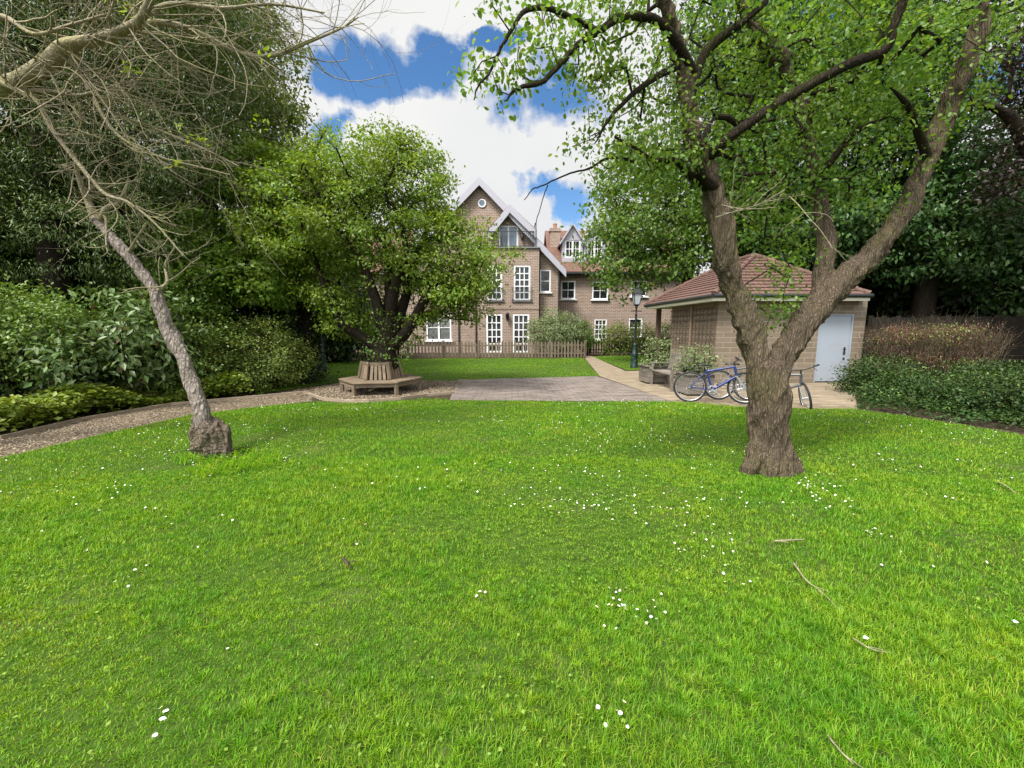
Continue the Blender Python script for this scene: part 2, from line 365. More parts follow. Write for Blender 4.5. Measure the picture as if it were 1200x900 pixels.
    def prism(s, pts, off):
        n = len(pts); b = [np.array(p) + np.array(off) for p in pts]
        s.add(list(pts) + b, [tuple(range(n)), tuple(range(2 * n - 1, n - 1, -1))] + [(i, i + n, (i + 1) % n + n, (i + 1) % n) for i in range(n)])
    def build(s, name, mats, parent=None):
        V = np.array(s.v)
        if parent is not None: V = V - root_loc(parent)
        me = bpy.data.meshes.new(name); me.from_pydata(V.tolist(), [], s.f); me.polygons.foreach_set('use_smooth', s.sm); me.polygons.foreach_set('material_index', s.mi); me.update()
        import bmesh
        bm = bmesh.new(); bm.from_mesh(me); bmesh.ops.recalc_face_normals(bm, faces=bm.faces); bm.to_mesh(me); bm.free()
        return link(name, me, mats, parent)
def tube_np(pts, rad, n=8):
    pts = np.asarray(pts, float); m = len(pts)
    rad = np.broadcast_to(np.asarray(rad, float), (m,))
    T = np.gradient(pts, axis=0); T /= np.linalg.norm(T, axis=1)[:, None] + 1e-9
    ref = np.array([1.0, 0, 0]) if abs(T[0][0]) < .9 else np.array([0, 1.0, 0])
    u = np.cross(T[0], ref); u /= np.linalg.norm(u); rings = []
    a = np.arange(n) * 2 * math.pi / n
    for i in range(m):
        u = u - T[i] * np.dot(u, T[i]); u /= np.linalg.norm(u) + 1e-9; w_ = np.cross(T[i], u)
        rings.append(pts[i] + rad[i] * (np.cos(a)[:, None] * u + np.sin(a)[:, None] * w_))
    v = np.concatenate(rings)
    f = [(i * n + j, i * n + (j + 1) % n, (i + 1) * n + (j + 1) % n, (i + 1) * n + j) for i in range(m - 1) for j in range(n)]
    return v, f, None
def spline(P, k=8):
    P = np.asarray(P, float)
    Q = np.vstack([2 * P[0] - P[1], P, 2 * P[-1] - P[-2]]); out_ = []
    for i in range(1, len(Q) - 2):
        for t in np.linspace(0, 1, k, endpoint=False):
            a, b, c, d = Q[i - 1], Q[i], Q[i + 1], Q[i + 2]
            out_.append(.5 * ((2 * b) + (c - a) * t + (2 * a - 5 * b + 4 * c - d) * t * t + (3 * b - a - 3 * c + d) * t ** 3))
    out_.append(Q[-2]); return np.array(out_)
def empty(name, loc=(0, 0, 0)):
    o = bpy.data.objects.new(name, None); col.objects.link(o); o.location = tuple(float(x) for x in loc); o.empty_display_size = .2
    return o
def tag(o, label=None, cat=None, group=None, kind=None):
    if label: o['label'] = label
    if cat: o['category'] = cat
    if group: o['group'] = group
    if kind: o['kind'] = kind
    return o
def norm(a): return a / (np.linalg.norm(a, axis=-1, keepdims=True) + 1e-9)
def copy_tree(o, parent=None):
    c = o.copy(); col.objects.link(c); c.parent = parent
    for ch in list(o.children): copy_tree(ch, c)
    return c

# ------------------------------------------------------------------ foliage helpers
def leaf_arrays(P, A, N, L, aspect=.55, fold=.18, droop=.12, fine=False):
    P, A = np.asarray(P), norm(np.asarray(A)); n = len(P); L = np.broadcast_to(np.asarray(L, float), (n,))[:, None]
    S = norm(np.cross(A, N)); Nn = np.cross(S, A); W = L * aspect * .5
    if fine:
        pts = [P, P + A * L * .28 + S * W * .85 + Nn * W * fold, P + A * L * .66 + S * W * .85 + Nn * (W * fold - L * droop * .3),
               P + A * L - Nn * L * droop, P + A * L * .66 - S * W * .85 + Nn * (W * fold - L * droop * .3), P + A * L * .28 - S * W * .85 + Nn * W * fold,
               P + A * L * .47 - Nn * L * droop * .1]
        V = np.stack(pts, 1).reshape(-1, 3); o = (np.arange(n) * 7)[:, None]
        tri = np.concatenate([o + np.array([[0, 6, 1]]), o + np.array([[0, 5, 6]])]); quad = np.concatenate([o + np.array([[1, 6, 3, 2]]), o + np.array([[6, 5, 4, 3]])])
        return V, [tri, quad]
    pts = [P, P + A * L * .45 + S * W + Nn * W * fold, P + A * L - Nn * L * droop, P + A * L * .45 - S * W + Nn * W * fold]
    V = np.stack(pts, 1).reshape(-1, 3); o = (np.arange(n) * 4)[:, None]
    return V, [np.concatenate([o + np.array([[0, 2, 1]]), o + np.array([[0, 3, 2]])])]
def leaf_obj(name, parts, mat, parent=None):
    """parts: list of (V, [faces...])"""
    off = 0; Vs = []; by = {}
    for V_, fs in parts:
        Vs.append(V_)
        for f in fs: by.setdefault(f.shape[1], []).append(f + off)
        off += len(V_)
    return mesh_np(name, np.concatenate(Vs), [np.concatenate(v) for v in by.values()], mat, parent)
def in_lobes(rng, lobes, n, shell=.30):
    vol = np.array([l[3] * l[4] * l[5] for l in lobes]) ** .8; pick = rng.choice(len(lobes), n, p=vol / vol.sum())
    d = norm(rng.normal(size=(n, 3))); r = rng.random(n) ** shell
    C = np.array([l[:3] for l in lobes])[pick]; Rd = np.array([l[3:6] for l in lobes])[pick]
    return C + d * r[:, None] * Rd, C
def grow(rng, nodes, par, targets, seg=.35, bend=.22, kroot=.25):
    """attach every target to the nearest node of the growing skeleton; pipe-model radii"""
    P = [np.array(p, float) for p in nodes]; par = list(par); root = P[0]
    dr = [0.0]
    for i in range(1, len(P)): dr.append(dr[par[i]] + np.linalg.norm(P[i] - P[par[i]]))
    tips = []
    order = np.argsort(np.linalg.norm(targets - np.mean(nodes, axis=0), axis=1))
    for ti in order:
        t = targets[ti]; A = np.array(P); D = np.linalg.norm(A - t, axis=1) + kroot * np.array(dr)
        D = D + np.where(A[:, 2] > t[2] + .4, .6, 0.0)
        j = int(np.argmin(D)); a = P[j]; d = t - a; L = np.linalg.norm(d)
        k = max(1, int(L / seg)); sag = rng.normal(size=3) * L * bend * .6 + np.array([0, 0, L * bend * .5]); last = j
        for s_ in range(1, k + 1):
            f = s_ / k; q = a + d * f + sag * math.sin(math.pi * f) * .6 + rng.normal(size=3) * .03 * (f < 1)
            P.append(q); par.append(last); dr.append(dr[last] + np.linalg.norm(q - P[last])); last = len(P) - 1
        tips.append(last)
    n = len(P); cnt = np.zeros(n)
    for t in tips: cnt[t] += 1
    for i in range(n - 1, 0, -1):
        if par[i] >= 0: cnt[par[i]] += cnt[i]
    return np.array(P), np.array(par), cnt, tips
def edge_tubes(P, par, rad, start, n=5, rng=None):
    idx = np.array([i for i in range(start, len(P)) if par[i] >= 0]); A, B = P[par[idx]], P[idx]; ra, rb = rad[par[idx]], rad[idx]
    ra = np.minimum(ra, rb * 1.35)
    T = norm(B - A); ref = np.where(np.abs(T[:, 2:3]) < .9, np.array([[0, 0, 1.0]]), np.array([[1.0, 0, 0]])); u = norm(np.cross(T, ref)); w_ = np.cross(T, u)
    a = np.arange(n) * 2 * math.pi / n; ring = np.cos(a)[None, :, None] * u[:, None] + np.sin(a)[None, :, None] * w_[:, None]
    V = np.concatenate([A[:, None] + ring * ra[:, None, None], B[:, None] + ring * rb[:, None, None]], 1).reshape(-1, 3)
    o = (np.arange(len(idx)) * 2 * n)[:, None]
    q = np.concatenate([o + np.array([[j, (j + 1) % n, n + (j + 1) % n, n + j]]) for j in range(n)])
    return V, q
def clump_leaves(rng, T, C, per, spread, L, aspect=.55, flat=.6, up=.8, outw=.6, droop=.25, fine=False):
    n = len(T) * per; rep = np.repeat(np.arange(len(T)), per)
    P = T[rep] + rng.normal(size=(n, 3)) * spread * np.array([1, 1, flat])
    O = norm(T - C)[rep]
    A = norm(O * outw + rng.normal(size=(n, 3)) * .75 + np.array([0, 0, -droop]))
    N = norm(np.array([0, 0, up]) + O * .45 + rng.normal(size=(n, 3)) * .5)
    Ls = L * rng.uniform(.65, 1.25, n)
    return leaf_arrays(P, A, N, Ls, aspect, fine=fine)
def limb(pts_r, k=7):
    """pts_r: list of (x,y,z,r) -> smooth polyline and radii"""
    a = np.array(pts_r, float); s_ = spline(a, k); return s_[:, :3], np.maximum(s_[:, 3], .004)
def bumpy_tube(rng, pts, rad, n=14, amp=.10, flare=None):
    v, f, _ = tube_np(pts, rad, n); m = len(pts); r3 = v.reshape(m, n, 3); c = np.asarray(pts)[:, None]
    a = np.arange(n) * 2 * math.pi / n
    s = np.zeros((m, n)); z = np.linspace(0, m, m)[:, None] * .25
    for k in (2, 3, 5, 7):
        s += rng.normal() * np.sin(k * a[None] + rng.random() * 6 + z * rng.normal() * 1.2) / k ** .5
    return (c + (r3 - c) * (1 + amp * s[..., None])).reshape(-1, 3), f
def tree(name, label, seed, base, trunk, lobes, n_t, per, spread, L, mat, bark='dark_bark', twig=.008, aspect=.55, group=None, cat='tree', flat=.6, shell=.30,
         droop=.25, up=.8, limbs=(), outw=.6, pw=.46, fine=False, min_z=None):
    rng = np.random.default_rng(seed)
    root = empty(name, (base[0], base[1], 0)); tag(root, label, cat, group)
    lob = [tuple(l) for l in lobes]
    T, C = in_lobes(rng, lob, n_t, shell)
    T[:, 2] = np.maximum(T[:, 2], .15 if min_z is None else min_z)
    Vs, Fs, off = [], [], 0
    nodes, par = [], []
    for li, lm in enumerate([trunk] + list(limbs)):
        pts, rad = limb(lm)
        v, f = bumpy_tube(rng, pts, rad, 12, .08); Vs.append(v); Fs.append(np.array(f) + off); off += len(v)
        b0 = len(nodes)
        for i, p in enumerate(pts[::3]):
            nodes.append(p); par.append(len(nodes) - 2 if i else (-1 if li == 0 else int(np.argmin(np.linalg.norm(np.array(nodes[:b0]) - p, axis=1)))))
    n0 = len(nodes)
    keep = np.arange(n_t) if n_t <= 260 else rng.choice(n_t, 260, replace=False)
    P, pr, cnt, tips = grow(rng, nodes, par, T[keep])
    rad = twig * np.maximum(cnt, .8) ** pw
    v, q = edge_tubes(P, pr, rad, n0); Vs.append(v); Fs.append(q + off)
    mesh_np('trunk', np.concatenate(Vs), Fs, bark, root, smooth=True)
    leaf_obj('crown', [clump_leaves(rng, T, C, per, spread, L, aspect, flat, up, outw, droop, fine)], mat, root)
    return root
def lobe(px, py, Y, rx, rz, ry=None):
    """ellipsoid given by its centre's pixel and depth, radii in pixels of the photograph -> metres"""
    c = at(px, py, Y); s = Y / F
    return (*c, rx * s, (ry if ry else rx * s), rz * s)
def pr4(px, py, Y, rpx): p = at(px, py, Y); return (*p, rpx * Y / F)
def inside(poly, X, Y):
    r = np.zeros(len(X), bool); n = len(poly); j = n - 1
    for i in range(n):
        xi, yi, xj, yj = poly[i][0], poly[i][1], poly[j][0], poly[j][1]
        c = ((yi > Y) != (yj > Y)) & (X < (xj - xi) * (Y - yi) / (yj - yi + 1e-12) + xi); r ^= c; j = i
    return r
def sheet(name, pts, z, mat, kind='structure'):
    mb = MB(); mb.poly([(p[0], p[1], z) for p in pts]); o = mb.build(name, mat); tag(o, kind=kind); return o

# ------------------------------------------------------------------ ground
sheet('ground', [(-500, -200), (500, -200), (500, 900), (-500, 900)], -.012, 'soil')
def gp(*xy): return [gr(x, y)[:2] for x, y in xy]
path_near = gp((0, 537), (110, 511), (220, 487), (300, 477), (366, 470))
path_far = gp((0, 515), (100, 492), (200, 475), (300, 466), (355, 461))
left0 = np.array([-9.5, 1.0]); left1 = np.array([-10.3, 1.0])
pad_front = gp((364, 463.5), (380, 469), (403, 471), (433, 471), (470, 468), (500, 464), (532, 461))
lawn = [np.array([-9.5, -6]), left0] + path_near + gp((380, 470), (403, 472), (433, 472), (470, 469.5), (500, 466), (531, 468), (790, 470.5), (860, 476), (1000, 479), (1020, 482), (1100, 494), (1200, 510)) + [np.array([9.5, 3.5]), np.array([10.5, -6])]
sheet('lawn', lawn, -.002, 'lawn')
back_lawn = gp((300, 462), (350, 455), (400, 447), (530, 446), (702, 440.5), (683, 419)) + gp((480, 420.5), (372, 422), (330, 437))
sheet('rear_lawn', back_lawn, -.002, 'lawn')
side_lawn = gp((693, 417.5), (765, 416.5), (800, 433), (735, 434))
sheet('side_lawn', side_lawn, -.002, 'lawn')
gpath = [left1] + path_far[:-1] + gp((364, 461)) + path_near[::-1] + [left0]
sheet('gravel_path', gpath, -.006, 'gravel')
pad = gp((300, 467), (364, 463.5)) + pad_front[1:] + gp((545, 446.5), (470, 446), (395, 449), (345, 457))
sheet('gravel_bed', pad, -.004, 'gravel')
sheet('patio', gp((527, 469), (790, 471), (700, 441), (536, 445)), .004, 'setts')
walk = gp((790, 471), (860, 477), (1005, 480), (1000, 448), (840, 448), (760, 434), (733, 435), (693, 417), (683, 417), (703, 441))
sheet('path', walk, .002, 'slabs')
rng = np.random.default_rng(3)
# loose stones
def stones(name, poly, n, s0, s1, dist_pow=0, z=0.0):
    P = np.array(poly); lo, hi = P.min(0), P.max(0)
    X = rng.uniform(lo[0], hi[0], n * 3); Y = rng.uniform(lo[1], hi[1], n * 3); k = inside(poly, X, Y); X, Y = X[k][:n], Y[k][:n]; m_ = len(X)
    S = rng.uniform(s0, s1, (m_, 1, 1)); base = np.array([[1, 0, 0], [-.5, .87, 0], [-.5, -.87, 0], [.35, .5, .6], [-.6, 0, .55], [.3, -.55, .5]])
    V = (base[None] + rng.normal(size=(m_, 6, 3)) * .22) * S * np.array([1, 1, .75]); a = rng.uniform(0, 6.3, m_); c, s = np.cos(a)[:, None], np.sin(a)[:, None]
    V = np.stack([V[..., 0] * c - V[..., 1] * s, V[..., 0] * s + V[..., 1] * c, V[..., 2]], -1) + np.stack([X, Y, np.full(m_, z)], -1)[:, None]
    o = (np.arange(m_) * 6)[:, None]
    tri = np.concatenate([o + np.array([t]) for t in ((3, 4, 5), (0, 1, 3), (1, 4, 3), (1, 2, 4), (2, 5, 4), (2, 0, 5), (0, 3, 5))])
    ob = mesh_np(name, V.reshape(-1, 3), tri, 'stone_chip'); tag(ob, kind='stuff'); return ob
tag(stones('path_gravel', gpath, 9000, .008, .02, z=-.004), 'loose beige stone chips scattered over the curving garden path', 'gravel')
tag(stones('bed_gravel', pad, 9000, .012, .028), 'pale stone chips spread under and around the tree seat', 'gravel')

# ------------------------------------------------------------------ grass
def grass(name, polys, n_near, seed):
    g_ = np.random.default_rng(seed)
    pts = []
    for (d0, d1, dens) in ((0.9, 2.6, 22000), (2.6, 5.0, 11000), (5.0, 9.0, 3600), (9.0, 26, 700)):
        h = d1 * 1.45
        n = int(2 * h * (d1 - d0 * .2) * dens)
        X = g_.uniform(-h, h, n); Y = g_.uniform(.1, d1, n); D = np.maximum(Y, .3); rr = np.hypot(X * .55, Y)
        k = (rr > d0) & (rr <= d1) & (np.abs(X) < 1.35 * Y + 1.2)
        X, Y, rr = X[k], Y[k], rr[k]; ins = np.zeros(len(X), bool)
        for p in polys: ins |= inside(p, X, Y)
        pts.append(np.stack([X[ins], Y[ins], rr[ins]], 1))
    P = np.concatenate(pts); n = len(P); X, Y, D = P.T
    def lowf(s, k):
        v = np.zeros(n)
        for _ in range(k):
            a = g_.normal(size=2) * s; v += np.sin(X * a[0] + Y * a[1] + g_.random() * 6)
        return v / k ** .5
    tall = np.clip(.5 + .35 * lowf(1.3, 5) + .3 * lowf(4.5, 6), 0, 1.6)
    thin = lowf(2.2, 5) > 1.25
    keep = ~(thin & (g_.random(n) < .4)); P = P[keep]; tall = tall[keep]; n = len(P); X, Y, D = P.T
    def hsh(a, b, k): return (np.sin(a * 127.1 + b * 311.7 + k * 74.7) * 43758.5453) % 1.0
    CELL = .085; ci, cj = np.floor(X / CELL), np.floor(Y / CELL); tx, ty = (ci + hsh(ci, cj, 1)) * CELL, (cj + hsh(ci, cj, 2)) * CELL
    tuf = (g_.random(n) < .42) & (hsh(ci, cj, 3) > .35); X = np.where(tuf, tx + g_.normal(size=n) * .016, X); Y = np.where(tuf, ty + g_.normal(size=n) * .016, Y)
    tall = tall * np.where(tuf, .7 + .65 * hsh(ci, cj, 4), .85); P = np.stack([X, Y, D], 1)
    H = (.015 + .034 * tall) * g_.uniform(.5, 1.35, n)
    W = (.0018 + .0006 * np.clip(D, 0, 12)) * g_.uniform(.7, 1.4, n)
    az = np.where(tuf, np.arctan2(Y - ty, X - tx) + g_.normal(size=n) * .5, g_.uniform(0, 2 * math.pi, n)); lean = g_.uniform(.15, 1.15, n)
    dirv = np.stack([np.cos(az), np.sin(az), np.zeros(n)], 1); side = np.stack([-np.sin(az + g_.normal(size=n) * .6), np.cos(az), np.zeros(n)], 1)
    side = norm(side); B = np.stack([X, Y, np.full(n, -.003)], 1); up = np.array([0, 0, 1.0])
    M1 = B + up * (H * .55)[:, None] + dirv * (H * lean * .30)[:, None]
    Tp = B + up * (H * np.clip(1.05 - .35 * lean, .3, 1))[:, None] + dirv * (H * lean * .95)[:, None]
    w2 = (W * .5)[:, None]
    V = np.stack([B - side * w2, B + side * w2, M1 + side * w2 * .8, M1 - side * w2 * .8, Tp], 1).reshape(-1, 3)
    o = (np.arange(n) * 5)[:, None]
    ob = mesh_np(name, V, [o + np.array([[0, 1, 2, 3]]), o + np.array([[3, 2, 4]])], 'grass')
    tag(ob, 'short bright green mown grass covering the lawns', 'grass', kind='stuff')
    return n
NG = grass('grass', [lawn, back_lawn, side_lawn], 0, 11)
print('grass blades', NG)
# clover and broad-leaved weeds low in the turf
n = 16000; X = rng.uniform(-6, 7, n * 2); Y = rng.uniform(.9, 7, n * 2); k = inside(lawn, X, Y) & (np.sin(X * 1.7 + 1) + np.sin(Y * 2.3 + X) + rng.normal(size=n * 2) * .6 > .7); X, Y = X[k], Y[k]; n = len(X)
P = np.stack([X, Y, rng.uniform(.015, .042, n)], 1); A = norm(np.stack([rng.normal(size=n), rng.normal(size=n), rng.uniform(0, .5, n)], 1)); N_ = norm(np.array([0, 0, 1.0]) + rng.normal(size=(n, 3)) * .25)
tag(leaf_obj('clover', [leaf_arrays(P, A, N_, rng.uniform(.010, .022, n), .8)], 'maple_leaf'), 'small round clover leaves low in the turf', 'clover', kind='stuff')
# longer tuft of grass round the stump
def tuft(name, c, n, h, rad_, label, az0=None):
    a = rng.uniform(0, 6.3, n); r_ = rad_ * rng.random(n) ** .6; B = np.stack([c[0] + r_ * np.cos(a), c[1] + r_ * np.sin(a), np.zeros(n)], 1)
    az = rng.uniform(0, 6.3, n) if az0 is None else az0 + rng.normal(size=n) * .7
    d = np.stack([np.cos(az), np.sin(az), 0 * az], 1); s = np.stack([-np.sin(az), np.cos(az), 0 * az], 1); H = h * rng.uniform(.5, 1.3, n)[:, None]; w_ = .004
    V = np.stack([B - s * w_, B + s * w_, B + d * H * .35 + np.array([0, 0, .6]) * H + s * w_ * .8, B + d * H * .35 + np.array([0, 0, .6]) * H - s * w_ * .8, B + d * H * .95 + np.array([0, 0, .45]) * H], 1).reshape(-1, 3)
    o = (np.arange(n) * 5)[:, None]; ob = mesh_np(name, V, [o + np.array([[0, 1, 2, 3]]), o + np.array([[3, 2, 4]])], 'grass'); tag(ob, label, 'grass', kind='stuff')
tuft('long_grass', gr(280, 545), 420, .15, .45, 'tuft of long unmown grass at the foot of the stump', -.2)
tuft('long_grass', gr(232, 538), 260, .12, .24, 'fringe of long grass left of the stump')

# ------------------------------------------------------------------ timber edging
def edging(label, pts, z0=.0, h=.065, group='timber path edgings'):
    mb = MB()
    for a, b in zip(pts[:-1], pts[1:]): mb.bar((a[0], a[1], h / 2 - .01), (b[0], b[1], h / 2 - .01), .045, h)
    tag(mb.build('timber_edging', 'edging_wood'), label, 'edging', group)
edging('long timber edging board between the gravel path and the ivy bed', path_far + gp((362, 461.5)), h=.065)
edging('curved timber edging along the front of the tree seat gravel', pad_front)
edging('short dark edging board angled into the gravel left of the tree seat', gp((362, 462), (380, 469)) , h=.06)

# ------------------------------------------------------------------ house
HB, HM, HW = 26.3, 26.95, 28.6              # bay front, main gable wall, right wing wall
house = empty('brick_house', (at(600, 412, HM)[0], HM, 0)); tag(house, 'large brown brick house with white gables and balcony beyond the picket fence', 'house')
def X(px, Y): return at(px, 400, Y)[0]
def Z(py, Y): return at(600, py, Y)[2]
class Wall:
    def __init__(s): s.mb = MB()
    def front(s, x0, x1, z0, z1, y, holes=(), depth=.14):
        xs = sorted({x0, x1, *[h[0] for h in holes], *[h[1] for h in holes]}); zs = sorted({z0, z1, *[h[2] for h in holes], *[h[3] for h in holes]})
        for a, b in zip(xs[:-1], xs[1:]):
            for c, d in zip(zs[:-1], zs[1:]):
                cx, cz = (a + b) / 2, (c + d) / 2
                if any(h[0] < cx < h[1] and h[2] < cz < h[3] for h in holes): continue
                s.mb.poly([(a, y, c), (b, y, c), (b, y, d), (a, y, d)])
        for h in holes:
            a, b, c, d = h
            for p, q in (((a, c), (b, c)), ((b, c), (b, d)), ((b, d), (a, d)), ((a, d), (a, c))):
                s.mb.poly([(p[0], y, p[1]), (q[0], y, q[1]), (q[0], y + depth, q[1]), (p[0], y + depth, p[1])])
def window(parent, x0, x1, z0, z1, y, nx=1, nz=2, name='window', glass='window_glass', mull=0, sill=True, fw=.085, rail=True, mat='white_paint', bar_=.03):
    """frame sits just inside the opening (front of frame at y), pane behind"""
    mb = MB(); d = .07; cy_ = y + d / 2
    for a, b, c, e in ((x0, x1, z0, z0 + fw), (x0, x1, z1 - fw, z1), (x0, x0 + fw, z0 + fw, z1 - fw), (x1 - fw, x1, z0 + fw, z1 - fw)):
        mb.box(((a + b) / 2, cy_, (c + e) / 2), (b - a, d, e - c))
    for i in range(mull):
        xc = x0 + (x1 - x0) * (i + 1) / (mull + 1); mb.box((xc, cy_ - .005, (z0 + z1) / 2), (.11, d, z1 - z0 - 2 * fw))
    for i in range(1, nx):
        xc = x0 + fw + (x1 - x0 - 2 * fw) * i / nx; mb.box((xc, cy_ + .01, (z0 + z1) / 2), (bar_, d * .6, z1 - z0 - 2 * fw))
    for i in range(1, nz):
        zc = z0 + fw + (z1 - z0 - 2 * fw) * i / nz; mb.box((0.5 * (x0 + x1), cy_ + .012, zc), (x1 - x0 - 2 * fw, d * .55, bar_ * (1.5 if rail and nz == 2 else 1)))
    o = mb.build(name, mat, parent)
    p = MB(); p.box(((x0 + x1) / 2, y + d + .012, (z0 + z1) / 2), (x1 - x0 - fw, .02, z1 - z0 - fw)); p.build('pane', glass, o)
    if sill:
        q = MB(); q.box(((x0 + x1) / 2, y - .03, z0 - .045), (x1 - x0 + .2, .2, .07)); q.build('sill', mat, o)
    return o
def rect(a, b, c, d, Y): return (X(a, Y), X(b, Y), Z(d, Y), Z(c, Y))      # px x0,x1,y top,y bottom -> x0,x1,z0,z1
def wob(h): return h
# --- main gable wall
eaveL, eaveR, zE = X(470, HM), X(655, HM), Z(312, HM); xA, zA = X(564, HM), Z(213, HM)
h_left = rect(500, 529, 369, 399, HM); h_left1 = rect(503, 528, 318, 345, HM); h_nar = rect(632, 644.5, 316, 342.5, HM); h_att = rect(585, 607, 264.5, 292, HM)
wl = Wall(); xr = X(655, HM)
wl.front(eaveL, xr, 0, zE, HM, [h_left, h_left1, h_nar])
s_ = (zA - zE) / (xA - eaveL)
zat1 = zE + s_ * 0; 
# gable triangle cut into strips round the attic door opening
def gable_strip(mb, za, zb, skip=None):
    la, lb = eaveL + (za - zE) / s_, eaveL + (zb - zE) / s_; ra, rb = xr - (za - zE) * (xr - xA) / (zA - zE), xr - (zb - zE) * (xr - xA) / (zA - zE)
    if skip: mb.poly([(la, HM, za), (skip[0], HM, za), (skip[0], HM, zb), (lb, HM, zb)]); mb.poly([(skip[1], HM, za), (ra, HM, za), (rb, HM, zb), (skip[1], HM, zb)])
    else: mb.poly([(la, HM, za), (ra, HM, za), (rb, HM, zb), (lb, HM, zb)])
gable_strip(wl.mb, zE, h_att[2]); gable_strip(wl.mb, h_att[2], h_att[3], h_att); gable_strip(wl.mb, h_att[3], zA - .01)
for p, q in (((0, 2), (0, 3)), ((0, 3), (1, 3)), ((1, 3), (1, 2))):
    a, b = (h_att[p[0]], h_att[p[1]]), (h_att[q[0]], h_att[q[1]]); wl.mb.poly([(a[0], HM, a[1]), (b[0], HM, b[1]), (b[0], HM + .14, b[1]), (a[0], HM + .14, a[1])])
wl.mb.poly([(eaveL, HM, 0), (eaveL, HM + 8, 0), (eaveL, HM + 8, zE), (eaveL, HM, zE)]); wl.mb.poly([(xr, HM, 0), (xr, HM + 8, 0), (xr, HM + 8, zE), (xr, HM, zE)])
wl.mb.build('wall', 'house_brick', house)
# --- bay
bx0, bx1, bz = X(560, HB), X(631, HB), Z(291, HB)
jl = rect(571, 588.5, 311, 352, HB); jr = rect(602, 621, 311, 352, HB); dl = rect(570, 588.5, 368, 412, HB); dr_ = rect(601, 620, 368, 412, HB)
dl = (dl[0], dl[1], .08, dl[3]); dr_ = (dr_[0], dr_[1], .08, dr_[3])
wb = Wall(); wb.front(bx0, bx1, 0, bz, HB, [jl, jr, dl, dr_])
for xx in (bx0, bx1): wb.mb.poly([(xx, HB, 0), (xx, HM, 0), (xx, HM, bz), (xx, HB, bz)])
wb.mb.poly([(bx0, HB, bz), (bx1, HB, bz), (bx1, HM, bz), (bx0, HM, bz)])
wb.mb.build('bay_wall', 'house_brick', house)
mb = MB(); mb.box(((bx0 + bx1) / 2, HB + .3, bz + .04), (bx1 - bx0 + .16, .8, .07)); mb.build('coping', 'lead', house)
mb = MB()
for zz in (Z(360.5, HB),): mb.box(((bx0 + bx1) / 2, HB - .012, zz), (bx1 - bx0 + .03, .03, .22))
mb.build('string_course', 'house_brick', house)
window(house, *h_left, HM + .012, 2, 2, mull=1, glass='net_curtain_glass'); window(house, *h_left1, HM + .012, 2, 2, mull=1); window(house, *h_nar, HM + .012, 1, 2)
for hh in (jl, jr):
    o = window(house, *hh, HB + .012, 3, 5, glass='window_glass', sill=False, bar_=.055, fw=.1)
    mb = MB(); rz0 = hh[2] + .02
    for k in range(9): xx = hh[0] - .08 + (hh[1] - hh[0] + .16) * k / 8; mb.box((xx, HB - .11, rz0 + .36), (.016, .016, .74))
    for zz in (rz0, rz0 + .74): mb.box(((hh[0] + hh[1]) / 2, HB - .11, zz), (hh[1] - hh[0] + .26, .03, .03))
    for xx in (hh[0] - .1, hh[1] + .1):
        for zz in (rz0 + .05, rz0 + .7): mb.box((xx, HB - .05, zz), (.02, .13, .02))
    mb.build('juliet_rail', 'black_metal', house)
    q = MB(); q.box(((hh[0] + hh[1]) / 2, HB - .02, hh[2] - .05), (hh[1] - hh[0] + .25, .14, .08)); q.build('stone_sill', 'lead', house)
for hh in (dl, dr_): window(house, *hh, HB + .012, 3, 5, name='french_door', sill=False, bar_=.06, fw=.1)
window(house, *h_att, HM + .012, 2, 1, name='balcony_door', glass='attic_glass', sill=False, bar_=.1, fw=.09)
# round attic window
mb = MB(); c = at(565, 238.5, HM); mb.torus((c[0], HM - .02, c[2]), .22, .05, n=28)
rw = mb.build('round_window', 'white_paint', house); mb = MB(); mb.lathe((0, 0, 0), ((.2, 0), (.2, .02)), 24)
v_ = [(c[0] + x_, HM - .015 - z_, c[2] + y_) for x_, y_, z_ in mb.v]; mb.v = v_; mb.build('pane', 'attic_glass', rw)
# balcony railing
mb = MB(); zt = bz + 1.02; y0 = HB + .05; xa, xb = bx0 + .1, bx1 - .35
for zz in (bz + .14, zt): mb.box(((xa + xb) / 2, y0, zz), (xb - xa, .035, .03))
k = 0; xx = xa
while xx <= xb: mb.box((xx, y0, (bz + zt) / 2 + .05), (.014, .014, zt - bz - .1)); xx += .115
for xx in (xa, (xa + xb) / 2 - .3, xb): mb.box((xx, y0, bz + .55), (.04, .04, 1.0))
mb.build('balcony_railing', 'black_metal', house)
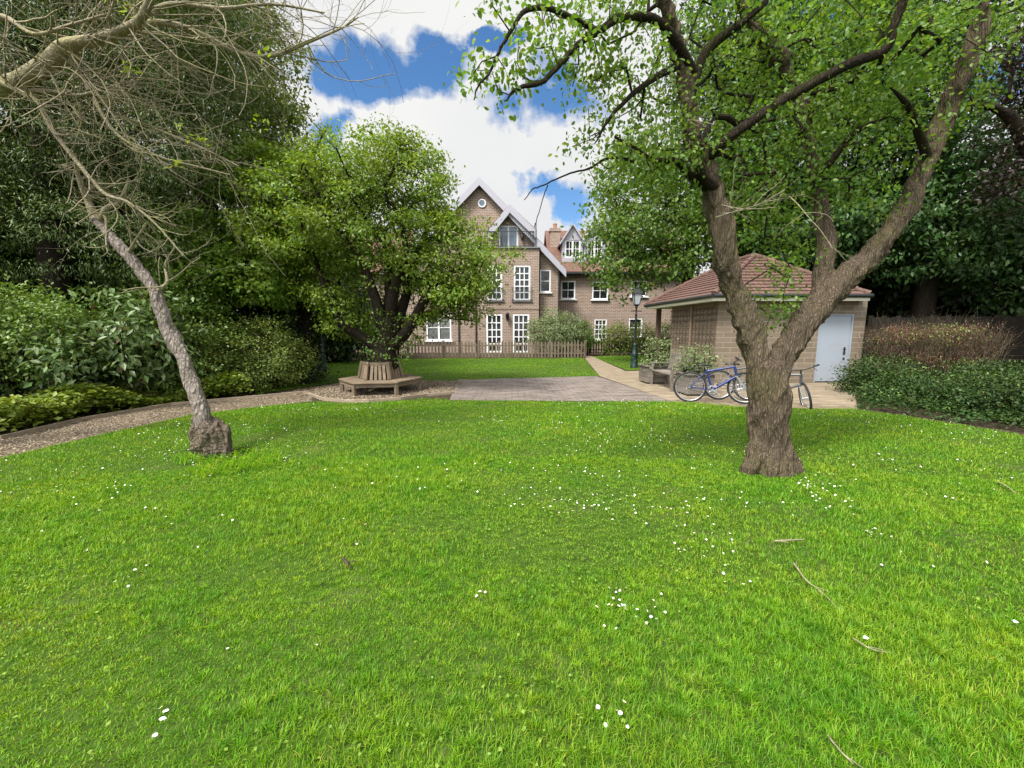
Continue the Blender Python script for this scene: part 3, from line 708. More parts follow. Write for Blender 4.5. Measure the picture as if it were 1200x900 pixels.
# roofs and bargeboards
def slope_roof(mb, e0, e1, r0, r1, t=.12):
    a = [np.array(p, float) for p in (e0, e1, r1, r0)]; nrm = np.cross(a[1] - a[0], a[3] - a[0]); nrm /= np.linalg.norm(nrm); nrm = nrm if nrm[2] > 0 else -nrm
    mb.prism(a, tuple(nrm * t))
def gable_roof(xl, xr_, xa_, ze, za, y0, y1, tile='house_tile', over=.35, barge_w=.3, parent=None, name='roof', barge='barge_paint'):
    mb = MB(); sl = (za - ze) / (xa_ - xl); sr = (za - ze) / (xr_ - xa_); xl2, xr2 = xl - over, xr_ + over
    slope_roof(mb, (xl2, y0, ze - over * sl), (xl2, y1, ze - over * sl), (xa_, y0, za), (xa_, y1, za)); slope_roof(mb, (xr2, y0, ze - over * sr), (xr2, y1, ze - over * sr), (xa_, y0, za), (xa_, y1, za))
    o = mb.build(name, tile, parent)
    b = MB()
    for xx, sl_ in ((xl2, sl), (xr2, -sr)):
        ze2 = za - abs(xx - xa_) * abs(sl_); vw = barge_w * math.hypot(1, sl_)
        b.prism([(xx, y0 - .05, ze2 + .10), (xa_, y0 - .05, za + .16), (xa_, y0 - .05, za + .16 - vw), (xx, y0 - .05, ze2 + .10 - vw)], (0, .046, 0))
    b.build('bargeboard', barge, parent)
    return o
gable_roof(eaveL, xr, xA, zE, zA, HM - .35, HM + 8, parent=house, barge_w=.34)
fxl, fxr, fxa, fze, fza = X(572, HB - .3), X(627, HB - .3), X(597, HB - .3), Z(271, HB - .3), Z(240, HB - .3)
gable_roof(fxl + .35, fxr - .35, fxa, fze + .35 * (fza - fze) / (fxa - fxl), fza, HB + .12, HM + .02, parent=house, barge_w=.36)
mb = MB(); mb.box((X(627, HB), HB + .3, (Z(262, HB) + bz) / 2), (.13, .13, Z(258, HB) - bz)); mb.build('balcony_post', 'lead', house)
# right wing
wx0, wx1, wz = xr, X(800, HW), Z(321, HW)
hs = [rect(656.5, 673, 329, 350.5, HW), rect(692.5, 711, 330, 351, HW), rect(737, 755.5, 329, 347.5, HW), rect(696, 710.5, 374, 398, HW), rect(736, 752, 373, 395, HW), rect(665, 680, 374, 398, HW)]
ww = Wall(); ww.front(wx0 - .5, wx1, 0, wz, HW, hs); ww.mb.poly([(wx1, HW, 0), (wx1, HW + 7, 0), (wx1, HW + 7, wz), (wx1, HW, wz)]); ww.mb.build('wing_wall', 'house_brick', house)
for i, hh in enumerate(hs): window(house, *hh, HW + .012, 3 if i in (3,) else 2, 4 if i == 3 else 2, bar_=.05 if i == 3 else .03)
zr = Z(272, HW + 3.4)
mb = MB(); slope_roof(mb, (wx0 - .6, HW - .4, wz), (wx1 + .3, HW - .4, wz), (wx0 - .6, HW + 3.4, zr), (wx1 + .3, HW + 3.4, zr)); slope_roof(mb, (wx0 - .6, HW + 7.2, wz), (wx1 + .3, HW + 7.2, wz), (wx0 - .6, HW + 3.4, zr), (wx1 + .3, HW + 3.4, zr)); mb.build('wing_roof', 'house_tile', house)
mb = MB(); mb.tube([(wx0 - .2, HW - .45, wz - .02), (wx1, HW - .45, wz - .02)], .06, 8); mb.box(((wx0 + wx1) / 2, HW - .36, wz - .04), (wx1 - wx0, .04, .2)); mb.build('gutter', 'black_metal', house)
for a, Yp, zt in ((538, HM - .06, zE), (654, HM - .06, zE - .3), (631.5, HM - .06, Z(300, HM)), (558, HM - .06, zE)):
    mb = MB(); xx = X(a, Yp); mb.tube([(xx, Yp, 0), (xx, Yp, zt)], .045, 8)
    for zz in np.arange(.8, zt, 1.8): mb.box((xx, Yp, zz), (.12, .1, .05))
    mb.build('downpipe', 'black_metal', house)
# chimney
cx = X(648.5, HW + 2.0); zc0 = Z(300, HW + 2.0) - .6; zc1 = Z(272, HW + 2)
mb = MB(); mb.box((cx, HW + 2, (zc0 + zc1) / 2), (.72, .6, zc1 - zc0)); mb.box((cx, HW + 2, zc1 + .06), (.84, .72, .12)); mb.box((cx, HW + 2, zc1 + .17), (.74, .62, .1)); ch = mb.build('chimney', 'house_brick', house)
mb = MB(); mb.lathe((cx, HW + 2, zc1 + .22), ((.15, 0), (.13, .2), (.15, .28), (.16, .34)), 14); mb.build('chimney_pot', 'terracotta', ch)
# dormers
for pxl, pxr, pxa, pye, pya in ((657, 681, 668.5, 283, 264), (682, 706, 693.5, 283, 262), (745, 769, 757, 283, 264)):
    Yd = HW + .35; xl, xr2, xa2, ze2, za2 = X(pxl, Yd), X(pxr, Yd), X(pxa, Yd), Z(pye, Yd), Z(pya, Yd); zb = Z(304, Yd)
    hh = (xl + .2, xr2 - .2, zb + .12, ze2 + .1)
    wl2 = Wall(); wl2.front(xl, xr2, zb - .3, ze2 + .1, Yd, [hh]); wl2.mb.poly([(xl, Yd, ze2 + .1), (xr2, Yd, ze2 + .1), (xa2, Yd, za2)])
    for xx in (xl, xr2): wl2.mb.poly([(xx, Yd, zb - .3), (xx, Yd + 2.2, zb + 1.0), (xx, Yd + 2.2, ze2 + .1), (xx, Yd, ze2 + .1)])
    dm = wl2.mb.build('dormer', 'barge_paint', house)
    window(dm, *hh, Yd + .04, 4, 2, mull=1, sill=False)
    mb = MB(); over = .15; sl = (za2 - ze2) / (xa2 - xl)
    for xx in (xl - over, xr2 + over): slope_roof(mb, (xx, Yd - .2, za2 - abs(xx - xa2) * sl), (xx, Yd + 2.6, za2 - abs(xx - xa2) * sl), (xa2, Yd - .2, za2), (xa2, Yd + 2.6, za2), .09)
    mb.build('dormer_roof', 'barge_paint', dm)
# wall lantern between the French doors
mb = MB(); c = at(594.7, 372, HB); mb.box((c[0], HB - .08, c[2] + .15), (.05, .16, .04)); mb.lathe((c[0], HB - .18, c[2] - .22), ((.05, 0), (.09, .1), (.12, .36), (.15, .38), (.04, .52), (.01, .6)), 6)
mb.build('wall_lantern', 'black_metal', house)
mb = MB(); c = at(612, 279, HM); mb.box((c[0], HM - .05, c[2]), (.05, .1, .05)); mb.lathe((c[0], HM - .15, c[2] - .2), ((.04, 0), (.09, .1), (.11, .3), (.03, .42)), 6); mb.build('wall_lantern', 'black_metal', house)
# left wing, mostly hidden behind the trees
lx0 = X(395, HW); mb = MB(); wl3 = Wall(); hl = [rect(415, 440, 372, 400, HW)]; wl3.front(lx0, eaveL, 0, wz, HW, hl); wl3.mb.build('wing_wall', 'house_brick', house); window(house, *hl[0], HW + .012, 2, 2)
slope_roof(mb, (lx0, HW - .4, wz), (eaveL, HW - .4, wz), (lx0, HW + 3.4, zr), (eaveL, HW + 3.4, zr)); mb.build('wing_roof', 'house_tile', house)

# ------------------------------------------------------------------ fences
def picket_fence(label, p0, p1, h=.9, mat='picket_wood', pitch=.18, w_=.09, post_every=1.9, solid=False, group='wooden fences along the garden'):
    a, b = np.array([*p0[:2], 0.0]), np.array([*p1[:2], 0.0]); L = np.linalg.norm(b - a); d = (b - a) / L; rz = math.atan2(d[1], d[0]); nrm = np.array([-d[1], d[0], 0])
    root = empty('picket_fence' if not solid else 'board_fence', a); tag(root, label, 'fence', group)
    mb = MB(); r_ = random.Random(int(L * 100)); t = 0.06
    while t < L - .03:
        hh = h * r_.uniform(.975, 1.02); p = a + d * t - nrm * .03
        if solid: mb.box((p[0], p[1], hh / 2 + .04), (pitch * 1.02, .02, hh), rz)
        else:
            M = Matrix.Rotation(rz, 3, 'Z') @ Matrix.Rotation(r_.gauss(0, .015), 3, 'Y'); w2 = w_ / 2
            prof = [(-w2, 0.05), (w2, 0.05), (w2, hh - .05), (0, hh), (-w2, hh - .05)]
            vs = [M @ Vector((x_, y_, z_)) + Vector(p) for y_ in (-.01, .01) for x_, z_ in prof]
            mb.add(vs, [(0, 1, 2, 3, 4), (9, 8, 7, 6, 5)] + [(i, (i + 1) % 5, (i + 1) % 5 + 5, i + 5) for i in range(5)])
        t += pitch
    mb.build('picket_panel' if not solid else 'board_panel', mat, root)
    mb = MB()
    for zz in (h * .28, h * .76): mb.bar(a + np.array([0, 0, zz]), b + np.array([0, 0, zz]), .04, .07)
    mb.build('rail', mat, root)
    n_ = max(1, int(round(L / post_every)))
    for i in range(n_ + 1):
        p = a + d * (L * i / n_) + nrm * .05; mb = MB(); mb.box((p[0], p[1], (h + .06) / 2), (.1, .1, h + .06), rz, bev=.012); mb.build('post', mat, root)
picket_fence('long pale picket fence in front of the house doors', gr(478, 420), gr(686, 419.5), .92)
picket_fence('dark picket fence behind the tree seat', gr(366, 420.5), gr(446, 420), .92, 'dark_fence_wood')
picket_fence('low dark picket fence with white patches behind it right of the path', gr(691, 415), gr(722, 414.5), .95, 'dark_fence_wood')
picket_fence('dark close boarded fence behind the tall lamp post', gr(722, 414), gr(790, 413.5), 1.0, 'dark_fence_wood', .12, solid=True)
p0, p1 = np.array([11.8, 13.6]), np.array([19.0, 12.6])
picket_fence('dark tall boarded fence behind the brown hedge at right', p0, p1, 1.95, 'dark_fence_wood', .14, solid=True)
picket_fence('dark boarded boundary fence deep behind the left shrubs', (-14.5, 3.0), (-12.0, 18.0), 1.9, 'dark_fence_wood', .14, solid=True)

# ------------------------------------------------------------------ lamp posts
def lamp_post(loc, label):
    root = empty('lamp_post'); tag(root, label, 'lamp post', 'black Victorian lamp posts')
    mb = MB(); mb.lathe((0, 0, 0), ((.17, 0), (.17, .08), (.145, .12), (.13, .5), (.15, .56), (.10, .62), (.075, .9), (.085, .96), (.05, 1.0)), 12); mb.build('base', 'dark_green_plastic', root)
    mb = MB(); mb.lathe((0, 0, 1.0), ((.048, 0), (.04, 1.1), (.06, 1.15), (.035, 1.2), (.032, 1.4), (.06, 1.45), (.03, 1.5)), 12); mb.tube([(-.22, 0, 2.3), (.22, 0, 2.3)], .014, 6); mb.build('post', 'black_metal', root)
    ln = MB()
    for i in range(4):
        a0 = math.pi / 4 + i * math.pi / 2; ln.bar((.13 * math.cos(a0), .13 * math.sin(a0), 2.55), (.22 * math.cos(a0), .22 * math.sin(a0), 2.98), .02, .02)
    def frustum(m_, r0, z0_, r1, z1_):
        vs = [(r * math.cos(math.pi / 4 + i * math.pi / 2), r * math.sin(math.pi / 4 + i * math.pi / 2), z_) for r, z_ in ((r0, z0_), (r1, z1_)) for i in range(4)]
        m_.add(vs, [(0, 1, 5, 4), (1, 2, 6, 5), (2, 3, 7, 6), (3, 0, 4, 7), (3, 2, 1, 0), (4, 5, 6, 7)])
    frustum(ln, .06, 2.48, .15, 2.56); frustum(ln, .26, 2.97, .25, 3.0); frustum(ln, .25, 3.0, .09, 3.17); frustum(ln, .09, 3.17, .1, 3.22); frustum(ln, .08, 3.22, .015, 3.3); ln.lathe((0, 0, 3.3), ((.012, 0), (.025, .03), (.004, .09)), 8)
    o = ln.build('lantern', 'black_metal', root)
    gm = MB(); frustum(gm, .125, 2.565, .21, 2.965); gm.build('lantern_glass', 'lantern_glass', o)
    root.location = (loc[0], loc[1], 0); return root
l1 = lamp_post(gr(743, 431), 'black lamp post with glazed lantern beside the shed lawn')
l2 = copy_tree(l1); q = gr(378.5, 434); l2.location = (q[0], q[1], 0); l2['label'] = 'black lamp post half hidden by leaves left of the tree seat'

# ------------------------------------------------------------------ tree seat
bc = (gr(433, 462)[:2] + gr(460, 447)[:2]) / 2; bc = np.array([at(447, 450, 10.55)[0], 10.55])
seat = empty('tree_bench', (*bc, 0)); tag(seat, 'hexagonal weathered wooden bench built around the spreading tree', 'bench')
RO, RI, ZS = 1.06, .56, .335; A0 = R(8)
hexp = lambda r, i, z: (bc[0] + r * math.cos(A0 + i * math.pi / 3), bc[1] + r * math.sin(A0 + i * math.pi / 3), z)
mb = MB()
for i in range(6):
    for k in range(4):
        r0, r1 = RI + (RO - RI) * k / 4 + .006, RI + (RO - RI) * (k + 1) / 4 - .006
        mb.prism([hexp(r0, i, ZS), hexp(r1, i, ZS), hexp(r1, i + 1, ZS), hexp(r0, i + 1, ZS)], (0, 0, -.035))
mb.build('seat', 'weathered_teak', seat)
mb = MB()
for i in range(6): mb.bar(hexp(RO - .07, i, ZS - .085), hexp(RO - .07, i + 1, ZS - .085), .03, .09)
mb.build('apron', 'weathered_teak', seat)
for i in range(6):
    mb = MB(); p = hexp(RO - .08, i, .148); mb.box(p, (.085, .085, .30), A0 + i * math.pi / 3, bev=.008); mb.build('leg', 'weathered_teak', seat)
for i in range(6):
    mb = MB(); rb, rt = RI - .02, RI - .11
    for k in range(1, 5):
        t = k / 5; a, b = [np.array(hexp(rb, i + j, ZS + .002)) for j in (0, 1)], [np.array(hexp(rt, i + j, ZS + .37)) for j in (0, 1)]
        mb.bar(a[0] * (1 - t) + a[1] * t, b[0] * (1 - t) + b[1] * t, .07, .022, up=(math.cos(A0 + (i + .5) * math.pi / 3), math.sin(A0 + (i + .5) * math.pi / 3), 0))
    mb.bar(hexp(rt - .002, i, ZS + .39), hexp(rt - .002, i + 1, ZS + .39), .04, .075)
    mb.build('backrest', 'weathered_teak', seat)
    mb = MB(); mb.bar(hexp(rb + .02, i, ZS + .004), hexp(rt + .015, i, ZS + .44), .075, .06, up=(math.cos(A0 + i * math.pi / 3), math.sin(A0 + i * math.pi / 3), 0), bev=.006); mb.build('back_post', 'weathered_teak', seat)

# ------------------------------------------------------------------ shed
SY = gr(980, 449)[1]; sx0 = at(836, 449, SY)[0]; sx1 = at(1006, 449, SY)[0]
VX = -.044
def swall(Y): return sx0 + VX * (Y - SY)
Yb, Yp = SY + 3.1, SY + 4.5; ZE_ = 2.48
shed = empty('brick_shed', (sx0, SY, 0)); tag(shed, 'small buff brick shed with red hipped tile roof and trellis panels', 'shed')
door = (at(953, 449, SY)[0], at(993, 449, SY)[0], .02, 2.02)
wl4 = Wall(); wl4.front(sx0, sx1, 0, ZE_, SY, [door], .12)
xb0 = swall(Yb); wl4.mb.poly([(sx0, SY, 0), (xb0, Yb, 0), (xb0, Yb, ZE_), (sx0, SY, ZE_)]); wl4.mb.poly([(xb0, Yb, 0), (sx1 - .1, Yb, 0), (sx1 - .1, Yb, ZE_), (xb0, Yb, ZE_)])
wl4.mb.poly([(sx1, SY, 0), (sx1 - .1, Yp, 0), (sx1 - .1, Yp, ZE_), (sx1, SY, ZE_)]); wl4.mb.poly([(xb0, Yp + .3, 0), (sx1, Yp + .3, 0), (sx1, Yp + .3, ZE_), (xb0 + 1.2, Yp + .3, ZE_), (xb0 + 1.2, Yp + .3, 0)])
wl4.mb.build('wall', 'shed_brick', shed)
mb = MB(); mb.box(((door[0] + door[1]) / 2, SY + .07, 1.02), (door[1] - door[0] - .1, .045, 1.94)); dr2 = mb.build('door', 'door_paint', shed)
mb = MB()
for xx in (door[0] + .025, door[1] - .025): mb.box((xx, SY + .06, 1.02), (.05, .09, 2.0))
mb.box(((door[0] + door[1]) / 2, SY + .06, 2.0), (door[1] - door[0] - .1, .09, .05)); mb.build('frame', 'door_paint', dr2)
mb = MB(); hx = door[1] - .16; mb.box((hx, SY + .043, .95), (.05, .008, .22)); mb.tube([(hx, SY + .04, 1.0), (hx, SY - .02, 1.0), (hx - .1, SY - .025, 1.0)], .011, 6); mb.box((hx, SY + .04, .72), (.05, .012, .06)); mb.build('handle', 'black_metal', dr2)
# roof, each face as courses of tiles
OV = .32; ex0, ex1, ey0, ey1 = sx0 - OV, sx1 - .25, SY - OV, Yp + OV; skew = VX
def ec(x, y): return x + skew * (y - SY)
zE2 = ZE_ + .06; xm = (ex0 + ex1) / 2; RZ = at(892, 300, SY + 1.5)[2]
E = [np.array((ec(ex0, ey0), ey0, zE2)), np.array((ec(ex1, ey0), ey0, zE2)), np.array((ec(ex1, ey1), ey1, zE2)), np.array((ec(ex0, ey1), ey1, zE2))]
ra, rb_ = np.array((ec(xm, SY + 1.7), SY + 1.5, RZ)), np.array((ec(xm, Yp - 1.2), Yp - 1.6, RZ))
def courses(mb, a, b, c, d, n=13):   # eave a->b, ridge d->c
    nrm = np.cross(b - a, d - a); nrm /= np.linalg.norm(nrm); nrm = nrm if nrm[2] > 0 else -nrm
    for k in range(n):
        t0, t1 = k / n, min(1, (k + 1.15) / n); p, q = a + (d - a) * t0, b + (c - b) * t0; r_, s_2 = b + (c - b) * t1, a + (d - a) * t1
        up_ = nrm * .035; mb.add([p + up_, q + up_, r_ + nrm * .004, s_2 + nrm * .004, p, q], [(0, 1, 2, 3), (4, 5, 1, 0)])
mb = MB(); courses(mb, E[0], E[1], ra, ra); courses(mb, E[1], E[2], rb_, ra); courses(mb, E[2], E[3], rb_, rb_); courses(mb, E[3], E[0], ra, rb_)
rf = mb.build('roof', 'shed_tile', shed)
mb = MB()
for a, b in ((E[0], ra), (E[1], ra), (E[2], rb_), (E[3], rb_), (ra, rb_)):
    n_ = max(3, int(np.linalg.norm(b - a) / .3))
    for k in range(n_): p, q = a + (b - a) * (k / n_), a + (b - a) * ((k + 1.06) / n_); mb.tube([p + np.array((0, 0, .03)), q + np.array((0, 0, .018))], [.085, .075], 8)
mb.build('hip_tiles', 'shed_tile', rf)
mb = MB()
for i in range(4):
    a, b = E[i].copy(), E[(i + 1) % 4].copy(); a[2] -= .09; b[2] -= .09; mb.bar(a, b, .035, .16)
mb.poly([e - np.array((0, 0, .16)) for e in E]); mb.build('fascia', 'cream_paint', shed)
mb = MB()
for i in (0, 3):
    a, b = E[i], E[(i + 1) % 4]; c = (E[0] + E[2]) / 2; oa, ob_ = a - norm(c - a) * .06, b - norm(c - b) * .06; mb.tube([oa - (0, 0, .03), ob_ - (0, 0, .03)], .055, 8)
mb.build('gutter', 'black_metal', shed)
for dxp in (0, 1.6):
    mb = MB(); mb.box((swall(Yp) + .08 + dxp, Yp, ZE_ / 2), (.16, .16, ZE_), bev=.01); mb.build('post', 'trellis_wood', shed)
def trellis(y0, y1, z0, z1):
    mb = MB(); off = -.03
    def P(y, z, o): return (swall(y) + o, y, z)
    n1, n2 = max(5, int((y1 - y0) / .21)), int((z1 - z0) / .155)
    for i in range(n1 + 1): y = y0 + (y1 - y0) * i / n1; mb.bar(P(y, z0, off - .012), P(y, z1, off - .012), .024, .012, up=(1, 0, 0))
    for i in range(n2 + 1): z = z0 + (z1 - z0) * i / n2; mb.bar(P(y0, z, off - .026), P(y1, z, off - .026), .012, .026)
    mb.build('trellis', 'trellis_wood', shed)
ta = lambda px: (lambda k: (sx0 - VX * SY) / (k - VX))((px - 600) / F)
trellis(SY + .06, ta(809) - .06, 1.03, 2.22); trellis(ta(808) + .06, Yb - .04, 1.03, 2.22)
mb = MB(); yq = ta(808.5); mb.box((swall(yq) - .03, yq, 1.6), (.05, .09, 1.45)); mb.build('trellis_batten', 'weathered_teak', shed)
# water butt behind the shed's right end
q = at(1010.5, 440, SY + .55); wb_ = empty('water_butt', (q[0], q[1], 0)); tag(wb_, 'dark green plastic water butt at the right end of the shed', 'water butt')
mb = MB(); mb.lathe((q[0], q[1], 0), ((.26, 0), (.30, .15), (.32, .5), (.32, .9), (.28, 1.25)), 20); b_ = mb.build('barrel', 'dark_green_plastic', wb_)
mb = MB(); mb.lathe((q[0], q[1], 1.25), ((.30, 0), (.30, .04), (.1, .07), (.02, .08)), 20); mb.build('lid', 'black_metal', wb_)

# ------------------------------------------------------------------ planters, garden bench
def planter(c, label, rz):
    root = empty('planter'); tag(root, label, 'planter', 'wooden planters by the shed')
    mb = MB(); W_, H_ = .62, .46
    for k in range(3):
        z = .04 + H_ / 3 * (k + .5)
        for sx in (-1, 1): mb.box((sx * W_ / 2, 0, z), (.03, W_ + .03, H_ / 3 - .008)); mb.box((0, sx * W_ / 2, z), (W_ - .035, .03, H_ / 3 - .008))
    mb.build('side_boards', 'bench_wood', root)
    mb = MB()
    for sx in (-1, 1): mb.box((sx * W_ / 2, 0, H_ + .06), (.09, W_ + .1, .03)); mb.box((0, sx * W_ / 2, H_ + .06), (W_ - .095, .09, .03))
    mb.build('rim', 'bench_wood', root)
    mb = MB(); mb.box((0, 0, H_ - .04), (W_ - .04, W_ - .04, .03)); mb.build('soil', 'soil', root)
    root.location = (c[0], c[1], 0); root.rotation_euler = (0, 0, rz); return root
pl1 = planter((4.22, 12.15), 'weathered square wooden planter at the far end of the bench', -VX)
pl2 = copy_tree(pl1); pl2.location = (4.48, 9.98, 0); pl2['label'] = 'weathered square wooden planter behind the blue bicycle saddle'
def garden_bench(c, rz, L=1.25):
    root = empty('garden_bench'); tag(root, 'weathered slatted wooden bench between two planters along the shed wall', 'bench')
    mb = MB()
    for k in range(5): mb.box((0, -.22 + k * .1, .42), (L, .08, .025))
    mb.build('seat', 'bench_wood', root)
    mb = MB(); n_ = 12
    for k in range(n_): mb.bar((-L / 2 + .1 + (L - .2) * k / (n_ - 1), .25, .48), (-L / 2 + .1 + (L - .2) * k / (n_ - 1), .31, .84), .05, .016, up=(0, 1, 0))
    mb.bar((-L / 2, .31, .87), (L / 2, .31, .87), .03, .08); mb.bar((-L / 2, .25, .47), (L / 2, .25, .47), .03, .05); mb.build('backrest', 'bench_wood', root)
    for sx in (-1, 1):
        x_ = sx * (L / 2 + .03)
        mb = MB(); mb.box((x_, -.24, .31), (.06, .06, .62)); mb.build('leg', 'bench_wood', root)
        mb = MB(); mb.bar((x_, .25, 0), (x_, .25, .45), .06, .06); mb.bar((x_, .25, .45), (x_, .33, .9), .06, .06); mb.build('leg', 'bench_wood', root)
        mb = MB(); mb.box((x_, 0, .635), (.07, .62, .03)); mb.build('armrest', 'bench_wood', root)
        mb = MB(); mb.box((x_, 0, .36), (.04, .44, .07)); mb.build('side_rail', 'bench_wood', root)
    root.location = (c[0], c[1], 0); root.rotation_euler = (0, 0, rz)
garden_bench((4.30, 11.08), -math.pi / 2 - VX, 1.28)
def bush(name, label, seed, c, lobes, n_t, per, spread, L, mat, cat='shrub', group=None, stems=True, **kw):
    """shrub: several stems from the ground and leaf clumps"""
    r_ = np.random.default_rng(seed); root = empty(name, (c[0], c[1], 0)); tag(root, label, cat, group)
    T, C = in_lobes(r_, lobes, n_t, kw.pop('shell', .3)); k = T[:, 2] > .04; T, C = T[k], C[k]
    nodes = [np.array((c[0], c[1], 0.0))]; par = [-1]
    for i in range(5): nodes.append(nodes[0] + np.array([*(r_.normal(size=2) * .12), .18])); par.append(0)
    P, pr, cnt, _ = grow(r_, nodes, par, T[:min(len(T), 140)], kroot=.1)
    v, q_ = edge_tubes(P, pr, .005 * np.maximum(cnt, .8) ** .5, 1); mesh_np('stems', v, q_, kw.pop('bark', 'dark_bark'), root, smooth=True)
    tips = kw.pop('tips', None)
    leaf_obj('foliage', [clump_leaves(r_, T, C, per, spread, L, **kw)], mat, root)
    if tips:
        k = (r_.random(len(T)) < .16); To = T[k] + norm(T[k] - C[k]) * .07
        leaf_obj('new_leaves', [clump_leaves(r_, To, C[k], max(6, per // 3), spread * .8, L * .9, **kw)], tips, root)
        k = (r_.random(len(T)) < .10); leaf_obj('old_leaves', [clump_leaves(r_, T[k], C[k], 5, spread, L * .8, **kw)], 'brown_twig_leaf', root)
    return root
for (cx_, yy_, seed, h, lab) in ((4.30, 12.2, 5, .72, 'leafy climbing plant with pale flowers in the far planter'), (4.55, 10.0, 6, .60, 'pale leafy climbing plant in the planter behind the blue bicycle')):
    o = bush('climbing_plant', lab, seed, (cx_, yy_), [(cx_, yy_, .5 + h * .55, .42, .40, h * .75), (cx_ - .05, yy_, .6, .42, .42, .3)], 110, 16, .09, .065, 'pale_leaf', cat='plant', group='climbing plants in the planters', aspect=.6)

# ------------------------------------------------------------------ bicycles
def bicycle(label, frame_mat, mud=True, basket=False, saddle='saddle_black', steer=0.0):
    root = empty('bicycle'); tag(root, label, 'bicycle', 'bicycles parked by the shed')
    WR, WB = .335, 1.06
    def wheel(x0, M=None):
        w_ = MB()
        for i in range(28):
            a = 2 * math.pi * i / 28; sg = .03 if i % 2 else -.03; a2 = a + (.5 if (i // 2) % 2 else -.5); w_.tube([(x0 + .02 * math.cos(a2), sg, WR + .02 * math.sin(a2)), (x0 + (WR - .045) * math.cos(a), 0, WR + (WR - .045) * math.sin(a))], .0014, 4, cap=False)
        w_.tube([(x0, -.05, WR), (x0, .05, WR)], .022, 10); r1 = MB(); r1.torus((x0, 0, WR), WR - .042, .011, n=44); t1 = MB(); t1.torus((x0, 0, WR), WR - .020, .023, n=44)
        out_ = []
        for m_ in (w_, r1, t1):
            if M is not None: m_.v = [tuple(M @ Vector(p)) for p in m_.v]
        o = w_.build('wheel', 'silver_metal', root); r1.build('rim', 'silver_metal', o); t1.build('tyre', 'rubber', o)
    bb = (.44, 0, .28); hd0, hd1 = (.90, 0, .58), (.86, 0, .78)
    Ms = Matrix.Translation(Vector(hd1)) @ Matrix.Rotation(steer, 4, Vector((-.3, 0, .95))) @ Matrix.Translation(-Vector(hd1))
    wheel(0); wheel(WB, Ms)
    f = MB()
    for a, b, r in ((bb, (.315, 0, .72), .021), (bb, hd0, .027), ((.33, 0, .68), hd1, .023), (hd0, hd1, .027)): f.tube([a, b], r, 8)
    for s_3 in (-1, 1):
        f.tube([(0, s_3 * .06, WR), bb], .010, 6); f.tube([(0, s_3 * .06, WR), (.325, s_3 * .02, .68)], .009, 6)
    f.build('frame', frame_mat, root)
    k = MB()
    for s_3 in (-1, 1): k.tube([(hd0[0], s_3 * .045, hd0[2] - .01), (hd0[0] + .05, s_3 * .05, .50), (WB, s_3 * .05, WR)], [.014, .013, .010], 6)
    k.box((hd0[0] + .005, 0, hd0[2]), (.05, .12, .03)); k.v = [tuple(Ms @ Vector(p)) for p in k.v]; k.build('fork', 'silver_metal', root)
    h = MB(); h.tube([hd1, (.845, 0, .88)], .014, 8); h.tube([(.845, 0, .88), (.93, 0, .93)], .014, 8); h.tube([(.88, -.30, .96), (.92, -.16, .95), (.93, 0, .93), (.92, .16, .95), (.88, .30, .96)], .012, 8); h.v = [tuple(Ms @ Vector(p)) for p in h.v]; hb = h.build('handlebar', 'black_metal', root)
    for s_3 in (-1, 1):
        gmb = MB(); gmb.tube([(.875, s_3 * .31, .962), (.90, s_3 * .2, .955)], .018, 8); gmb.tube([(.91, s_3 * .19, .95), (.98, s_3 * .24, .90)], .006, 5); gmb.v = [tuple(Ms @ Vector(p)) for p in gmb.v]; gmb.build('grip', 'rubber', hb)
    s4 = MB(); s4.tube([(.315, 0, .70), (.30, 0, .80)], .013, 8); s4.build('seat_post', 'silver_metal', root)
    s5 = MB(); L_ = [(-.13, .075, .0), (-.05, .075, .012), (.03, .04, .006), (.13, .018, -.005), (.15, .012, -.01)]; vs, fs = [], []
    for x_, hw, z_ in L_: vs += [(.27 + x_, -hw, .805 + z_ - .02), (.27 + x_, -hw * .6, .83 + z_), (.27 + x_, hw * .6, .83 + z_), (.27 + x_, hw, .805 + z_ - .02), (.27 + x_, 0, .79 + z_)]
    for i in range(len(L_) - 1):
        for j in range(5): fs.append((i * 5 + j, i * 5 + (j + 1) % 5, (i + 1) * 5 + (j + 1) % 5, (i + 1) * 5 + j))
    fs += [(4, 3, 2, 1, 0), tuple(range(len(vs) - 5, len(vs)))]; s5.add(vs, fs, True); s5.build('saddle', saddle, root)
    c_ = MB(); c_.torus((bb[0], -.05, bb[2]), .088, .006, n=28, k=5); c_.tube([(bb[0], -.07, bb[2]), (bb[0] + .14, -.08, bb[2] - .10)], .011, 6); c_.tube([(bb[0], .07, bb[2]), (bb[0] - .14, .08, bb[2] + .10)], .011, 6); c_.tube([(bb[0], -.08, bb[2]), (bb[0], .08, bb[2])], .022, 8)
    for i in range(5): a = i * 1.2566; c_.tube([(bb[0], -.05, bb[2]), (bb[0] + .085 * math.cos(a), -.05, bb[2] + .085 * math.sin(a))], .007, 5)
    cr = c_.build('crank', 'silver_metal', root)
    for s_3 in (-1, 1):
        pmb = MB(); pmb.box((bb[0] - s_3 * -.14, s_3 * .125, bb[2] + s_3 * .10), (.09, .08, .022)); pmb.build('pedal', 'black_metal', cr)
    c2 = MB(); c2.tube([(bb[0], -.05, bb[2] + .088), (0, -.05, WR + .04)], .005, 4); c2.tube([(bb[0], -.05, bb[2] - .088), (0, -.05, WR - .06)], .005, 4); c2.torus((0, -.05, WR), .045, .006, n=20, k=5); c2.build('chain', 'black_metal', root)
